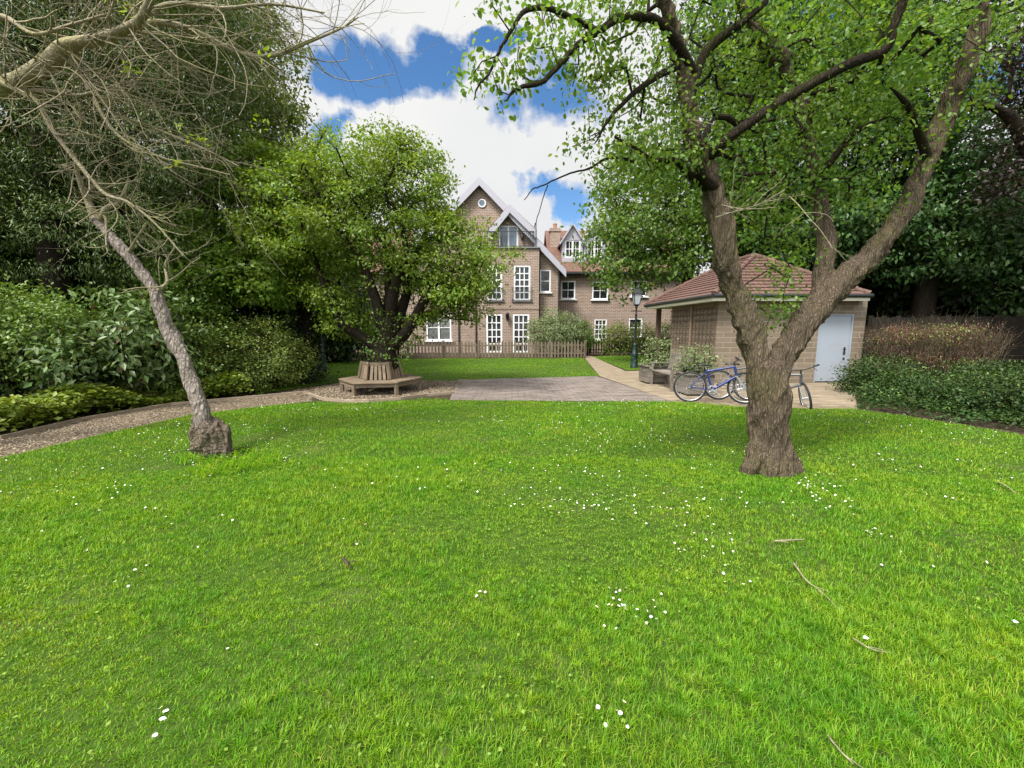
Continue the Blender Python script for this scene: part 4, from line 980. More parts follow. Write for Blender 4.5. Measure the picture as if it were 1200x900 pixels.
    if mud:
        mm = MB(); pts = spline([(.29, 0, .66), (.20, 0, .715), (.08, 0, .75), (-.08, 0, .77), (-.24, 0, .765)], 4)
        for a, b in zip(pts[:-1], pts[1:]): mm.bar(a, b, .07, .016)
        mm.build('mudguard', 'black_metal', root)
    return root
def park(b, rear_px, front_px, lean=0.0):
    a, c = gr(*rear_px), gr(*front_px); d = c - a; b.location = (a[0], a[1], .004); b.rotation_mode = 'ZYX'
    b.rotation_euler = (lean, 0, math.atan2(d[1], d[0]))
b1 = bicycle('blue framed bicycle with black saddle standing left of the forked tree', 'blue_enamel', True, steer=-.15); park(b1, (808, 471.5), (864, 474.5), R(-4))
b2 = bicycle('silver grey bicycle half hidden behind the blue bicycle', 'grey_enamel', False, steer=.2); park(b2, (842, 468.5), (897, 470), R(-5))
b3 = bicycle('bicycle behind the forked tree with its front wheel turned outwards', 'grey_enamel', False, saddle='brown_leather', steer=-1.2); f3 = gr(943, 476); b3.rotation_mode = 'ZYX'; h3 = math.atan2(-.618, .786); b3.location = (f3[0] - 1.06 * math.cos(h3), f3[1] - 1.06 * math.sin(h3), .004); b3.rotation_euler = (R(12), 0, h3)
mb = MB(); 

# ------------------------------------------------------------------ forked tree in front (right)
def hero_wood(name, limbs, mat, parent, voxel, disp=.02, seed=1):
    r_ = np.random.default_rng(seed); mb_v, mb_f, off = [], [], 0
    for lm in limbs:
        pts, rad = limb(lm, 8); v, f = bumpy_tube(r_, pts, rad, 18, .05); n_ = 18
        f = list(f); mb_v.append(v); mb_f += [tuple(i + off for i in q_) for q_ in f]; mb_f.append(tuple(range(off, off + n_))[::-1]); mb_f.append(tuple(range(off + len(v) - n_, off + len(v)))); off += len(v)
    V_ = np.concatenate(mb_v) - root_loc(parent); me = bpy.data.meshes.new('tmp'); me.from_pydata(V_.tolist(), [], mb_f); me.update()
    ob = bpy.data.objects.new('tmp', me); col.objects.link(ob)
    md = ob.modifiers.new('r', 'REMESH'); md.mode = 'VOXEL'; md.voxel_size = voxel; md.use_smooth_shade = True
    sm = ob.modifiers.new('s', 'SMOOTH'); sm.iterations = 4; sm.factor = .5
    dg = bpy.context.evaluated_depsgraph_get(); m2 = bpy.data.meshes.new_from_object(ob.evaluated_get(dg)); bpy.data.objects.remove(ob)
    n_ = len(m2.vertices); co = np.empty(n_ * 3, np.float32); m2.vertices.foreach_get('co', co); co = co.reshape(-1, 3).astype(float); nr = np.empty(n_ * 3, np.float32); m2.vertices.foreach_get('normal', nr); nr = nr.reshape(-1, 3)
    h = np.zeros(n_)
    for k in range(26):      # ridged bark running roughly along the limbs
        a = r_.normal(size=3) * np.array([1, 1, .16]) * r_.uniform(14, 60); h += -np.abs(np.sin(co @ a + r_.random() * 6 + .8 * np.sin(co @ (r_.normal(size=3) * 5)))) / (1 + np.linalg.norm(a) / 40)
    h = (h - h.mean()) / h.std(); lump = np.zeros(n_)
    for k in range(10): lump += np.sin(co @ (r_.normal(size=3) * 7) + r_.random() * 6)
    co += nr * (disp * h + disp * .35 * lump)[:, None] 
    m2.vertices.foreach_set('co', co.astype(np.float32).ravel()); m2.polygons.foreach_set('use_smooth', np.ones(len(m2.polygons), bool)); m2.update(); m2.name = name; m2.materials.clear()
    return link(name, m2, mat, parent)
TY = gr(902, 551)[1]
tb = gr(902, 548)
pear = empty('forked_tree', (tb[0], tb[1], 0)); tag(pear, 'large forked tree with rough bark and fresh green leaves in front of the shed', 'tree')
def pl(*a): return [pr4(*x) for x in a]
trunk_limbs = [
    pl((902, 566, TY, 36), (902, 550, TY, 29), (902, 534, TY, 25), (902, 510, TY, 25), (901, 480, TY, 25.5), (899, 450, TY, 27), (898, 425, TY, 25)),
    pl((896, 525, TY, 13), (894, 480, TY, 18), (888, 430, TY, 20), (877, 385, TY + .05, 20), (862, 340, TY + .05, 18.5), (850, 300, TY, 17.5), (845, 262, TY, 18), (838, 235, TY, 16), (827, 200, TY - .05, 13.5), (813, 165, TY - .1, 12.5), (805, 130, TY - .15, 12), (797, 67, TY - .25, 12), (777, 0, TY - .4, 11), (770, -40, TY - .5, 9)),
    pl((908, 525, TY, 13), (906, 480, TY, 18), (912, 430, TY + .02, 20), (930, 400, TY + .05, 21), (952, 368, TY + .1, 22), (985, 330, TY + .15, 19), (1020, 300, TY + .2, 17), (1055, 255, TY + .25, 15), (1080, 205, TY + .3, 14), (1100, 150, TY + .3, 13), (1125, 95, TY + .2, 12), (1145, 40, TY + .1, 10), (1155, -20, TY, 8)),
    pl((955, 372, TY + .1, 17), (963, 330, TY + .2, 14.5), (967, 283, TY + .3, 12.5), (958, 220, TY + .35, 11), (948, 167, TY + .35, 10), (937, 117, TY + .3, 9.5), (912, 67, TY + .2, 8.5), (880, 27, TY + .1, 7), (860, -10, TY, 5)),
    pl((893, 515, TY - .02, 12), (884, 540, TY - .06, 13), (874, 562, TY - .10, 8)), pl((903, 520, TY - .06, 12), (902, 545, TY - .14, 13), (899, 572, TY - .22, 8)), pl((913, 520, TY, 12), (925, 542, TY - .02, 13), (938, 562, TY - .04, 8)),
    pl((908, 556, TY - .02, 25), (914, 530, TY - .03, 18), (916, 512, TY, 12)),
]
trunk_limbs = [[(*q_[:3], q_[3] * k_) for q_ in lm] for lm, k_ in zip(trunk_limbs, (.84, .70, .70, .70, .84, .84, .84, .84))]
hero_wood('trunk', trunk_limbs, 'pear_bark', pear, .015, .0115, 4)
boughs = [
    pl((812, 85, TY - .2, 9), (790, 45, TY - .4, 7), (765, 22, TY - .55, 6.5), (727, 20, TY - .75, 6), (700, 36, TY - .85, 5.5), (677, 50, TY - .95, 5), (655, 75, TY - 1.0, 4.5), (640, 90, TY - 1.05, 4), (610, 97, TY - 1.1, 3), (592, 110, TY - 1.15, .9)),
    pl((700, 36, TY - .85, 4.5), (672, 22, TY - .9, 4), (645, 10, TY - 1.0, 4), (620, 13, TY - 1.1, 3.5), (606, 40, TY - 1.15, 2.8), (592, 70, TY - 1.2, 2.2), (580, 100, TY - 1.2, 1.7), (573, 123, TY - 1.2, 1)),
    pl((832, 222, TY, 8), (812, 207, TY - .15, 7), (792, 190, TY - .25, 5.5), (765, 190, TY - .35, 4), (742, 180, TY - .45, 3), (715, 165, TY - .5, 2)),
    pl((842, 225, TY, 9), (824, 205, TY - .2, 7), (822, 180, TY - .25, 6), (830, 155, TY - .25, 5), (842, 135, TY - .2, 1.2)),
    pl((820, 195, TY, 9), (850, 165, TY - .25, 8), (885, 138, TY - .35, 7.5), (915, 118, TY - .4, 7.5), (960, 93, TY - .45, 7.5), (1000, 74, TY - .45, 7.5), (1037, 62, TY - .45, 7), (1050, 33, TY - .5, 6.5), (1063, 0, TY - .55, 6), (1068, -30, TY - .6, 5)),
    pl((806, 130, TY - .1, 8), (820, 75, TY - .1, 7.5), (838, 48, TY - .1, 7), (860, 30, TY - .15, 6), (890, 5, TY - .2, 5), (910, -30, TY - .2, 4)),
    pl((748, 190, TY - .4, 2.5), (715, 185, TY - .4, 2), (690, 198, TY - .4, 1.7), (668, 205, TY - .42, 1.4), (640, 218, TY - .45, 1.2), (622, 225, TY - .45, 1), (608, 238, TY - .45, .7)),
    pl((642, 217, TY - .45, 1), (636, 235, TY - .45, .8), (627, 268, TY - .45, .5)),
    pl((1088, 190, TY + .3, 8), (1075, 150, TY + .1, 6), (1060, 120, TY - .1, 4.5), (1040, 100, TY - .3, 1)),
    pl((955, 215, TY + .3, 6), (985, 175, TY + .2, 5), (1010, 150, TY + .1, 4), (1040, 140, TY, .9)),
    pl((800, 75, TY - .2, 7), (770, 90, TY - .4, 5), (742, 110, TY - .5, 4), (718, 135, TY - .55, 3), (700, 165, TY - .6, .9)),
]
boughs = [[(*q_[:3], q_[3] * .66) for q_ in lm] for lm in boughs]
r5 = np.random.default_rng(21); nodes, par, Vs, Fs, off = [], [], [], [], 0
for lm in trunk_limbs[1:4] + boughs:
    pts, rad = limb(lm, 6)
    if lm in boughs:
        pts = pts + np.cumsum(r5.normal(size=pts.shape) * .006, axis=0) * np.linspace(0, 1, len(pts))[:, None]
        v, f = bumpy_tube(r5, pts, rad, 10, .09); mesh_np('bough', v, np.array(f), 'pear_bark_dark', pear, smooth=True)
    for i, p in enumerate(pts[(12 if lm not in boughs else 0)::3]): nodes.append(p); par.append(len(nodes) - 2 if i else (-1 if not len(nodes) - 1 else 0))
# leaf clumps: where the crown is dense
PL = [lobe(620, 60, TY - 1.1, 85, 70, .35), lobe(590, 45, TY - 1.15, 40, 45, .25), lobe(700, 40, TY - .8, 60, 70, .4), lobe(720, 150, TY - .4, 70, 85, .5), lobe(765, 110, TY - .3, 60, 90, .55), lobe(780, 190, TY - .3, 55, 60, .5),
      lobe(880, 90, TY, 110, 110, .8), lobe(960, 60, TY, 130, 90, .9), lobe(1050, 80, TY + .1, 110, 110, .9), lobe(900, 180, TY + .2, 90, 90, .7), lobe(990, 190, TY + .2, 90, 80, .7), lobe(1110, 30, TY, 100, 90, .8),
      lobe(1000, -40, TY, 260, 60, 1.1), lobe(760, -60, TY - .4, 170, 60, .8)]
PL = [(l[0], l[1] + (.22 if i > 5 else .05), *l[2:]) for i, l in enumerate(PL)]
T, C = in_lobes(r5, PL, 600, .45)
sp = [at(px + r5.normal() * 10, py + r5.normal() * 14, TY + r5.uniform(-.1, .3)) for px, py in ((905, 395), (895, 350), (925, 330), (905, 300), (930, 360), (915, 270), (885, 310), (940, 300), (865, 265), (875, 235), (910, 240)) for _ in range(3)]
nodes.append(at(905, 440, TY + .12)); par.append(0); sp_root = len(nodes) - 1
T = np.concatenate([T, np.array(sp)]); C = np.concatenate([C, np.array(sp) - (0, 0, .4)])
P, pr, cnt, tips = grow(r5, nodes, par, T, seg=.16, bend=.3, kroot=.0)
v, q_ = edge_tubes(P, pr, .0032 * np.maximum(cnt, .8) ** .5, len(nodes))
lv, lf = clump_leaves(r5, T, C, 42, .090, .048, .62, .8, .6, .35, .45, fine=True)
mesh_np('crown', np.concatenate([lv, v]), [*lf, q_ + len(lv)], ['pear_leaf', 'pear_bark_dark'], pear, midx=np.concatenate([np.zeros(len(lf[0]) + len(lf[1]), int), np.ones(len(q_), int)]))
# bare lichen-grey dead sprays among the leaves
def spray(r_, p, d, L, rad, depth, Vs, Fs, off, curl=.5, upb=.0, n=5, k=6, kids=3):
    d = norm(d); pts = [p]; c_ = r_.normal(size=3) * curl
    for i in range(k): d = norm(d + c_ * .16 + r_.normal(size=3) * .10 + np.array([0, 0, upb]) * .12); pts.append(pts[-1] + d * L / k)
    pts = np.array(pts); rr = np.linspace(rad, rad * .45, len(pts)); v, f, _ = tube_np(pts, rr, n); Vs.append(v); Fs.append(np.array(f) + off[0]); off[0] += len(v)
    if depth > 0:
        for _ in range(kids):
            i = r_.integers(1, k); dd = norm(norm(pts[i + 1] - pts[i]) + r_.normal(size=3) * .75); spray(r_, pts[i], dd, L * r_.uniform(.45, .8), rr[i] * .62, depth - 1, Vs, Fs, off, curl, upb, n, k, kids)
for a, b in (((838, 255), (910, 225)), ((846, 250), (925, 245)), ((925, 230), (990, 285)), ((845, 240), (900, 262)), ((800, 140), (838, 136))):
    Vs, Fs, off = [], [], [0]; p, q = at(*a, TY - .3), at(*b, TY - .5); spray(r5, p, q - p, np.linalg.norm(q - p), .006, 2, Vs, Fs, off, .4)
    mesh_np('dead_twig', np.concatenate(Vs), np.concatenate(Fs), 'twig_bark', pear, smooth=True)

# ------------------------------------------------------------------ leaning dead tree with stump (left)
DY = gr(248, 534)[1]; db = gr(248, 534)
dead = empty('leaning_tree', (db[0], db[1], 0)); tag(dead, 'grey leafless leaning tree growing out of an old stump', 'tree')
dl_ = [pl((241, 535, DY, 12), (240, 520, DY, 13), (238, 490, DY, 12), (231, 465, DY + .05, 11.5), (221, 440, DY + .1, 11), (211, 412, DY + .15, 10.5), (198, 388, DY + .2, 10.5), (188, 362, DY + .2, 9), (180, 338, DY + .25, 9.5), (165, 318, DY + .3, 8.2), (148, 297, DY + .3, 8.5), (130, 277, DY + .35, 7), (112, 258, DY + .4, 6))]
dl_ = [[(*q_[:3], q_[3] * .70) for q_ in lm] for lm in dl_]
hero_wood('trunk', dl_, 'dead_bark', dead, .012, .006, 8)
st_l = [pl((260, 552, DY, 11), (256, 535, DY, 13), (251, 517, DY, 15), (248, 503, DY, 15.5), (247, 496, DY, 12.5), (247, 492, DY, 7)), pl((268, 552, DY - .03, 7), (264, 530, DY - .04, 9.5), (261, 514, DY - .02, 11), (260, 502, DY, 9), (259, 497, DY, 5)), pl((248, 545, DY, 6), (237, 522, DY, 8), (232, 506, DY, 8), (233, 488, DY, 5))]
hero_wood('stump', st_l, 'stump_bark', dead, .011, .016, 9)
r6 = np.random.default_rng(31); Vs, Fs, off = [], [], [0]
for chain in (((114, 260, .4, 5), (104, 238, .4, 3.2), (97, 222, .35, 2.6), (90, 200, .3, 2), (88, 180, .3, 1.4)), ((116, 258, .4, 4), (126, 243, .4, 2.5), (140, 236, .45, 2), (152, 210, .5, 1.4)),
              ((186, 340, .2, 2.5), (196, 330, .2, 1.8), (194, 310, .3, 1.4), (205, 290, .3, 1)), ((150, 298, .3, 2), (160, 280, .2, 1.5), (172, 262, .2, 1))):
    pts, rad = limb(pl(*[(x_, y_, DY + d_, r_) for x_, y_, d_, r_ in chain]), 6); v, f = bumpy_tube(r6, pts, rad, 8, .05); Vs.append(v); Fs.append(np.array(f) + off[0]); off[0] += len(v)
    for i in range(3, len(pts) - 1, 3): spray(r6, pts[i], norm(r6.normal(size=3) + np.array([.2, 0, .5])), r6.uniform(.3, .8), rad[i] * .5, 1, Vs, Fs, off, .6, .2)
mesh_np('branches', np.concatenate(Vs), np.concatenate(Fs), 'twig_bark', dead, smooth=True)

# ------------------------------------------------------------------ bare tree whose limbs reach in from the left
ash = empty('bare_tree', (-7.9, 4.9, 0)); tag(ash, 'bare tree reaching over the shrubs from the left edge with tangled pale twigs', 'tree')
r7 = np.random.default_rng(41); Vs, Fs, off = [], [], [0]
AY = 5.0
chains = [
    [(-7.9, 4.9, -.05, .2), (-7.8, 4.9, 1.5, .17), (-7.6, 4.95, 3.0, .15), pr4(-60, 130, AY, 12), pr4(0, 104, AY, 9.5), pr4(30, 92, AY, 8.5), pr4(58, 73, AY, 8), pr4(75, 55, AY, 7), pr4(97, 50, AY, 6), pr4(120, 45, AY, 5.5), pr4(145, 35, AY - .1, 4.5), pr4(165, 22, AY - .2, 4), pr4(180, -10, AY - .3, 3.5)],
    [pr4(-20, 92, AY, 5), pr4(0, 97, AY - .1, 3), pr4(24, 108, AY - .1, 2.6), pr4(45, 121, AY - .1, 2.4), pr4(60, 150, AY - .1, 2.3), pr4(93, 193, AY - .1, 2.1), pr4(123, 227, AY - .1, 1.9), pr4(150, 237, AY - .1, 1.6), pr4(183, 263, AY - .1, 1.2), pr4(215, 300, AY - .1, .7)],
    [pr4(110, 48, AY, 4.5), pr4(160, 30, AY + .1, 3.6), pr4(200, 28, AY + .2, 3.2), pr4(240, 42, AY + .3, 2.7), pr4(280, 62, AY + .4, 2.3), pr4(320, 65, AY + .5, 1.9), pr4(360, 50, AY + .6, 1.5), pr4(400, 33, AY + .7, 1.0), pr4(420, 20, AY + .7, .6)],
    [pr4(24, 106, AY, 3), pr4(60, 107, AY + .05, 2.3), pr4(92, 112, AY + .05, 2), pr4(120, 105, AY + .1, 1.6), pr4(145, 98, AY + .1, 1)],
    [pr4(64, 68, AY, 4), pr4(90, 80, AY + .1, 2.4), pr4(112, 120, AY + .1, 2), pr4(140, 160, AY + .1, 1.7), pr4(190, 185, AY + .15, 1.4), pr4(230, 195, AY + .2, 1.1), pr4(270, 205, AY + .2, .7)],
    [pr4(-30, 60, AY, 4), pr4(0, 20, AY - .1, 3), pr4(40, 40, AY - .2, 2), pr4(80, 30, AY - .2, 1.6), pr4(130, 15, AY - .2, 1)],
    [pr4(160, 25, AY, 3), pr4(200, 5, AY + .1, 2.4), pr4(260, 10, AY + .2, 2), pr4(320, 5, AY + .3, 1.4), pr4(380, 15, AY + .3, .8)],
    [pr4(86, 52, AY, 3), pr4(100, 90, AY + .2, 2.2), pr4(130, 130, AY + .2, 1.8), pr4(180, 150, AY + .3, 1.5), pr4(240, 175, AY + .3, 1.2), pr4(280, 195, AY + .3, .8)],
]
tp, tr_ = [], []
for li, ch_ in enumerate(chains):
    pts, rad = limb(ch_, 7); v, f = bumpy_tube(r7, pts, rad, 12 if li == 0 else 7, .06); Vs.append(v); Fs.append(np.array(f) + off[0]); off[0] += len(v)
    i0 = 26 if li == 0 else 4
    if li == 0:
        trunk_o = mesh_np('trunk', Vs.pop(), Fs.pop() - 0, 'twig_bark', ash, smooth=True); off[0] = 0
    for i in range(i0, len(pts) - 1):
        for _ in range(1 if r7.random() < .62 else 0):
            dd = norm(norm(pts[i + 1] - pts[i]) * .8 + r7.normal(size=3) * np.array([.8, .5, .7]) + np.array([.35, 0, -.12]))
            spray(r7, pts[i], dd, r7.uniform(.5, 1.5) * (1.0 if li != 1 else .6), max(.0036, min(.010, rad[i] * .42)), 2, Vs, Fs, off, .95, -.15 if li in (0, 4, 7, 3) else .25, 4, 8, 2)
mesh_np('branches', np.concatenate(Vs), np.concatenate(Fs), 'twig_bark', ash, smooth=True)
parts = []
for px, py in ((146, 8), (150, 15), (150, 78), (155, 82), (310, 60), (236, 165), (213, 150), (200, 190), (303, 145), (235, 165)):
    c = at(px, py, AY - .1); parts.append(clump_leaves(r7, c[None], c[None] - (0, 0, .1), 9, .05, .07, .4))
leaf_obj('young_leaves', parts, 'young_leaf', ash)

# ------------------------------------------------------------------ spreading tree inside the seat
SYt = bc[1]
def sl(*a): return [pr4(x_, y_, SYt + d_, r_ * (.9 if y_ > 415 else .62)) for x_, y_, d_, r_ in a]
tree('spreading_tree', 'spreading yellow green tree with dark twisted limbs inside the hexagonal bench', 51, bc,
     sl((449, 452, 0, 20), (450, 425, 0, 18), (452, 405, 0, 18), (455, 385, 0, 17), (458, 350, .1, 12), (455, 310, .2, 8), (450, 270, .3, 5)),
     [lobe(440, 250, SYt, 90, 80, 1.8), lobe(365, 255, SYt + .2, 75, 75, 1.5), lobe(335, 285, SYt + .5, 32, 48, 1.0), lobe(520, 298, SYt, 64, 52, 1.6), lobe(560, 322, SYt - .3, 36, 34, 1.0), lobe(455, 190, SYt + .2, 42, 42, 1.0), lobe(490, 190, SYt, 26, 24, .6), lobe(395, 200, SYt + .3, 50, 40, 1.0), lobe(360, 205, SYt + .6, 34, 30, 1.0),
      lobe(535, 340, SYt - .3, 46, 22, .9), lobe(395, 345, SYt + .3, 45, 32, .9), lobe(500, 362, SYt + .2, 30, 20, .7), lobe(402, 372, SYt - .1, 26, 22, .6), lobe(545, 365, SYt + .3, 28, 14, .5), lobe(512, 178, SYt, 17, 15, .4), lobe(465, 163, SYt + .2, 18, 14, .4), lobe(590, 300, SYt - .2, 13, 18, .4), lobe(318, 245, SYt + .6, 24, 20, .6), lobe(375, 160, SYt + .5, 18, 14, .5), lobe(455, 378, SYt + 1.2, 70, 26, .6), lobe(528, 268, SYt + .1, 34, 30, .8), lobe(508, 232, SYt + .2, 30, 26, .7), lobe(475, 320, SYt + .6, 60, 30, .7), lobe(525, 355, SYt + .5, 40, 22, .6)],
     860, 76, .185, .088, 'yellow_green_leaf', 'dark_bark', .014, .58, shell=.42, flat=.42,
     limbs=[sl((448, 410, 0, 12), (425, 395, 0, 9), (402, 380, -.1, 8), (385, 350, -.1, 6), (372, 310, 0, 4.5), (355, 280, 0, 3)), sl((455, 410, 0, 12), (475, 390, -.1, 10), (490, 365, -.15, 9), (507, 335, -.2, 7), (530, 318, -.3, 5), (560, 310, -.4, 3)),
            sl((452, 395, 0, 12), (440, 350, -.2, 9), (425, 310, -.2, 6), (405, 280, -.2, 4), (380, 255, -.2, 2.5)), sl((460, 390, 0, 12), (475, 350, .1, 8), (485, 310, .1, 6), (495, 280, 0, 4), (510, 250, 0, 2.5)), sl((456, 385, 0, 10), (462, 340, -.3, 8), (475, 300, -.5, 6), (470, 260, -.5, 3))])
ivyc = at(455, 405, SYt)
tag(leaf_obj('ivy', [clump_leaves(np.random.default_rng(52), np.array([at(x_, y_, SYt - .45 + .2 * abs(x_ - 455) / 40) for x_, y_ in ((440, 400), (450, 415), (462, 400), (470, 420), (455, 385), (445, 380), (465, 372), (478, 415), (440, 420), (430, 410), (452, 395), (448, 365), (485, 400), (490, 390))]), np.array([ivyc] * 14), 26, .13, .07, .75)], 'lime_leaf'), 'ivy sprays clinging to the base of the spreading tree trunk', 'ivy')

# ------------------------------------------------------------------ left: conifer, tall tree, maple, shrubs
def straight(px, Y, z1, r, x_off=0.0, bend=.15):
    x0 = at(px, 400, Y)[0]; return [(x0, Y, -.05, r * 1.25), (x0 + bend * .3, Y, z1 * .25, r), (x0 + bend, Y + .1, z1 * .6, r * .75), (x0 + bend * .5 + x_off, Y, z1, r * .3)]
x0 = at(75, 400, 9.6)[0]
tree('yew_tree', 'tall dark needled evergreen filling the upper left behind the bare twigs', 61, (x0, 9.6), straight(75, 9.6, 11, .28),
     [lobe(60, 250, 9.6, 120, 75, 1.9), lobe(150, 270, 9.8, 80, 65, 1.6), lobe(70, 120, 9.8, 150, 110, 2.2), lobe(200, 130, 10.4, 110, 100, 2.0), lobe(-60, 150, 9.5, 130, 160, 2.4), lobe(100, 0, 10, 180, 90, 2.4), lobe(-80, -20, 10, 200, 120, 2.6), lobe(230, 30, 10.5, 90, 80, 1.8)],
     1900, 100, .25, .095, 'yew_leaf', aspect=.24, flat=.35, shell=.45, droop=.5, outw=1.2, up=1.1, twig=.007)
x0 = at(250, 400, 14)[0]
tree('tall_tree', 'tall mid green deciduous tree behind the evergreen at left', 62, (x0, 14), straight(250, 14, 12, .26),
     [lobe(280, 120, 14, 70, 90, 2.2), lobe(250, 40, 14, 90, 70, 2.4), lobe(310, 180, 13.5, 55, 55, 1.6), lobe(200, 140, 14, 90, 100, 2.4), lobe(320, 130, 13.8, 32, 50, 1.2), lobe(180, 0, 14, 120, 80, 2.5)],
     1000, 36, .25, .15, 'olive_leaf', twig=.009, shell=.45)
x0 = at(262, 400, 11.8)[0]
tree('maple_tree', 'layered bright green tree overhanging the left shrubs', 63, (x0, 11.8), straight(262, 11.8, 5.5, .14),
     [lobe(265, 290, 11.6, 70, 45, 1.5), lobe(330, 240, 12, 60, 60, 1.6), lobe(290, 205, 12, 60, 40, 1.4), lobe(235, 320, 11, 50, 30, 1.2), lobe(300, 330, 11.4, 60, 30, 1.2), lobe(340, 320, 11.8, 40, 40, 1.0)],
     760, 38, .2, .12, 'maple_leaf', twig=.008, flat=.3, shell=.5, aspect=.7)
SH = 'shrubs in the left border'
c = gr(285, 462); c[1] += 1.1
bush('rounded_shrub', 'rounded olive green shrub beside the bend of the gravel path', 71, c, [lobe(285, 418, 10.6, 72, 44, 1.5), lobe(250, 425, 10.2, 42, 36, 1.1), lobe(325, 415, 10.9, 36, 44, 1.0)], 520, 36, .13, .062, 'olive_leaf', group=SH, shell=.4, tips='maple_leaf')
c = gr(60, 490); c[0] -= 1.2; c[1] += .8
bush('leafy_shrub', 'big mid green shrub at the left picture edge', 72, c, [(l[0] - .75, l[1] + .35, *l[2:]) for l in (lobe(40, 396, 7.4, 85, 62, 1.2), lobe(-40, 396, 7.0, 70, 66, 1.2), lobe(20, 365, 7.8, 70, 32, 1.1), lobe(-110, 385, 6.2, 70, 70, 1.0))], 520, 46, .16, .075, 'laurel_leaf', group=SH, shell=.35, tips='pear_leaf')
c = at(140, 470, 8.4)
bush('broad_leaved_shrub', 'glossy broad leaved shrub with long pale sprays behind the leaning trunk', 73, (c[0], 8.6), [lobe(130, 395, 8.5, 65, 50, 1.1), lobe(185, 400, 8.8, 45, 50, 1.0), lobe(95, 425, 8.0, 60, 36, .9)], 150, 26, .19, .17, 'sage_leaf', group=SH, aspect=.42, shell=.5, droop=.5, tips='pale_leaf')
c = at(215, 440, 9.6)
bush('dense_shrub', 'dense green shrub between the leaning trunk and the rounded shrub', 74, (c[0], 9.8), [lobe(215, 395, 9.8, 60, 50, 1.2), lobe(180, 350, 10.2, 70, 45, 1.2), lobe(225, 435, 9.4, 40, 26, .8)], 360, 34, .16, .085, 'lime_leaf', group=SH, shell=.45, tips='yellow_green_leaf')
# ivy-covered dark trunk left of the lamp
x0 = at(357, 436, 12.6)[0]
tree('ivy_clad_tree', 'dark ivy covered tree trunk left of the half hidden lamp post', 75, (x0, 12.6), straight(357, 12.6, 6.0, .22), [lobe(357, 400, 12.6, 17, 42, .45), lobe(352, 350, 12.6, 22, 40, .6), lobe(360, 435, 12.3, 24, 12, .6), lobe(340, 300, 12.8, 50, 45, 1.2), lobe(395, 360, 13.5, 34, 30, .8)], 420, 30, .14, .085, 'dark_leaf', twig=.006, aspect=.75)
# low ground cover along the path
def cover(name, label, poly, n, L, z0, z1, mat, seed):
    r_ = np.random.default_rng(seed); P_ = np.array(poly); lo, hi = P_.min(0), P_.max(0); X_ = r_.uniform(lo[0], hi[0], n * 4); Y_ = r_.uniform(lo[1], hi[1], n * 4); k_ = inside(poly, X_, Y_); X_, Y_ = X_[k_][:n], Y_[k_][:n]; m_ = len(X_)
    Hh = z0 + (z1 - z0) * np.clip(.5 + .3 * np.sin(X_ * 3.1 + Y_) + .3 * np.sin(Y_ * 4.3 - X_ * 1.7), 0, 1); P = np.stack([X_, Y_, Hh * r_.random(m_) ** .5], 1)
    A = norm(np.concatenate([r_.normal(size=(m_, 2)), r_.uniform(-.4, .5, (m_, 1))], 1)); N = norm(np.array([0, 0, 1.0]) + r_.normal(size=(m_, 3)) * .45)
    tag(leaf_obj(name, [leaf_arrays(P, A, N, L * r_.uniform(.6, 1.3, m_), .7)], mat), label, 'ground cover', kind='stuff')
bed = [p + np.array([-.06, .06]) for p in path_far] 
cover('ground_cover', 'low yellow green ivy carpeting the bed beside the path', [left1 + (-.3, 0)] + bed[:4] + gp((250, 462)) + [np.array([-8.0, 8.9]), np.array([-9.4, 6.3]), np.array([-12, 2])], 24000, .095, .16, .58, 'cover_leaf', 81)
cover('undergrowth', 'dark low leaves under the left trees beside the rear lawn', gp((290, 462), (350, 452), (372, 437), (374, 424), (330, 424)) + [np.array([-9, 13])], 9000, .07, .05, .3, 'laurel_leaf', 82)
cover('undergrowth', 'dark low leaves spilling over the right lawn edge under the shrubs', gp((1003, 478), (1100, 492), (1200, 507.5)) + [np.array([9.9, 3.5]), np.array([11.5, 4.5])] + gp((1200, 480), (1100, 473), (1005, 468)), 9000, .06, .05, .26, 'painted_shade_leaf', 83)
# tall hedges that close the garden
def hedge(name, label, a, b, h, dep, n_t, mat, seed, L=.13, group=None, kind=None, per=26, top=None, mat2=None):
    r_ = np.random.default_rng(seed); a, b = np.array(a, float), np.array(b, float); d = (b - a) / np.linalg.norm(b - a); nn = np.array([-d[1], d[0]])
    t = r_.random(n_t); s = r_.uniform(-1, 1, n_t); z = r_.random(n_t) ** .8
    hh = h * (.9 + .12 * np.sin(t * 23 + seed) + .06 * np.sin(t * 61))
    T = np.stack([*(a[:, None] + (b - a)[:, None] * t + nn[:, None] * s * dep * (1 - .35 * z)), z * hh], 1); C = T.copy(); C[:, :2] = (a[:, None] + (b - a)[:, None] * t).T; C[:, 2] *= .6
    root = empty(name, (*((a + b) / 2), 0)); tag(root, label, 'hedge', group)
    m_ = np.array([(a + (b - a) * u).tolist() + [0.0] for u in np.linspace(.03, .97, 12)]); P, pr, cnt, _ = grow(r_, m_, [-1] * 12, T[:120], kroot=.1)
    v, q2 = edge_tubes(P, pr, .007 * np.maximum(cnt, .8) ** .5, 12); mesh_np('stems', v, q2, 'dark_bark', root, smooth=True)
    leaf_obj('foliage', [clump_leaves(r_, T, C, per, .2 if L < .15 else .34, L)], mat, root)
hedge('tall_hedge', 'tall dark hedge closing the garden behind the left shrubs', (-16, 1.5), (-12.5, 17), 8.0, 1.2, 2600, 'dark_leaf', 91, 0.35, 'tall dark boundary hedges')
hedge('tall_hedge', 'tall dark hedge between the left trees and the house', (-16, 18), (-7.2, 20), 6.0, 1.0, 1300, 'dark_leaf', 92, 0.29, 'tall dark boundary hedges')
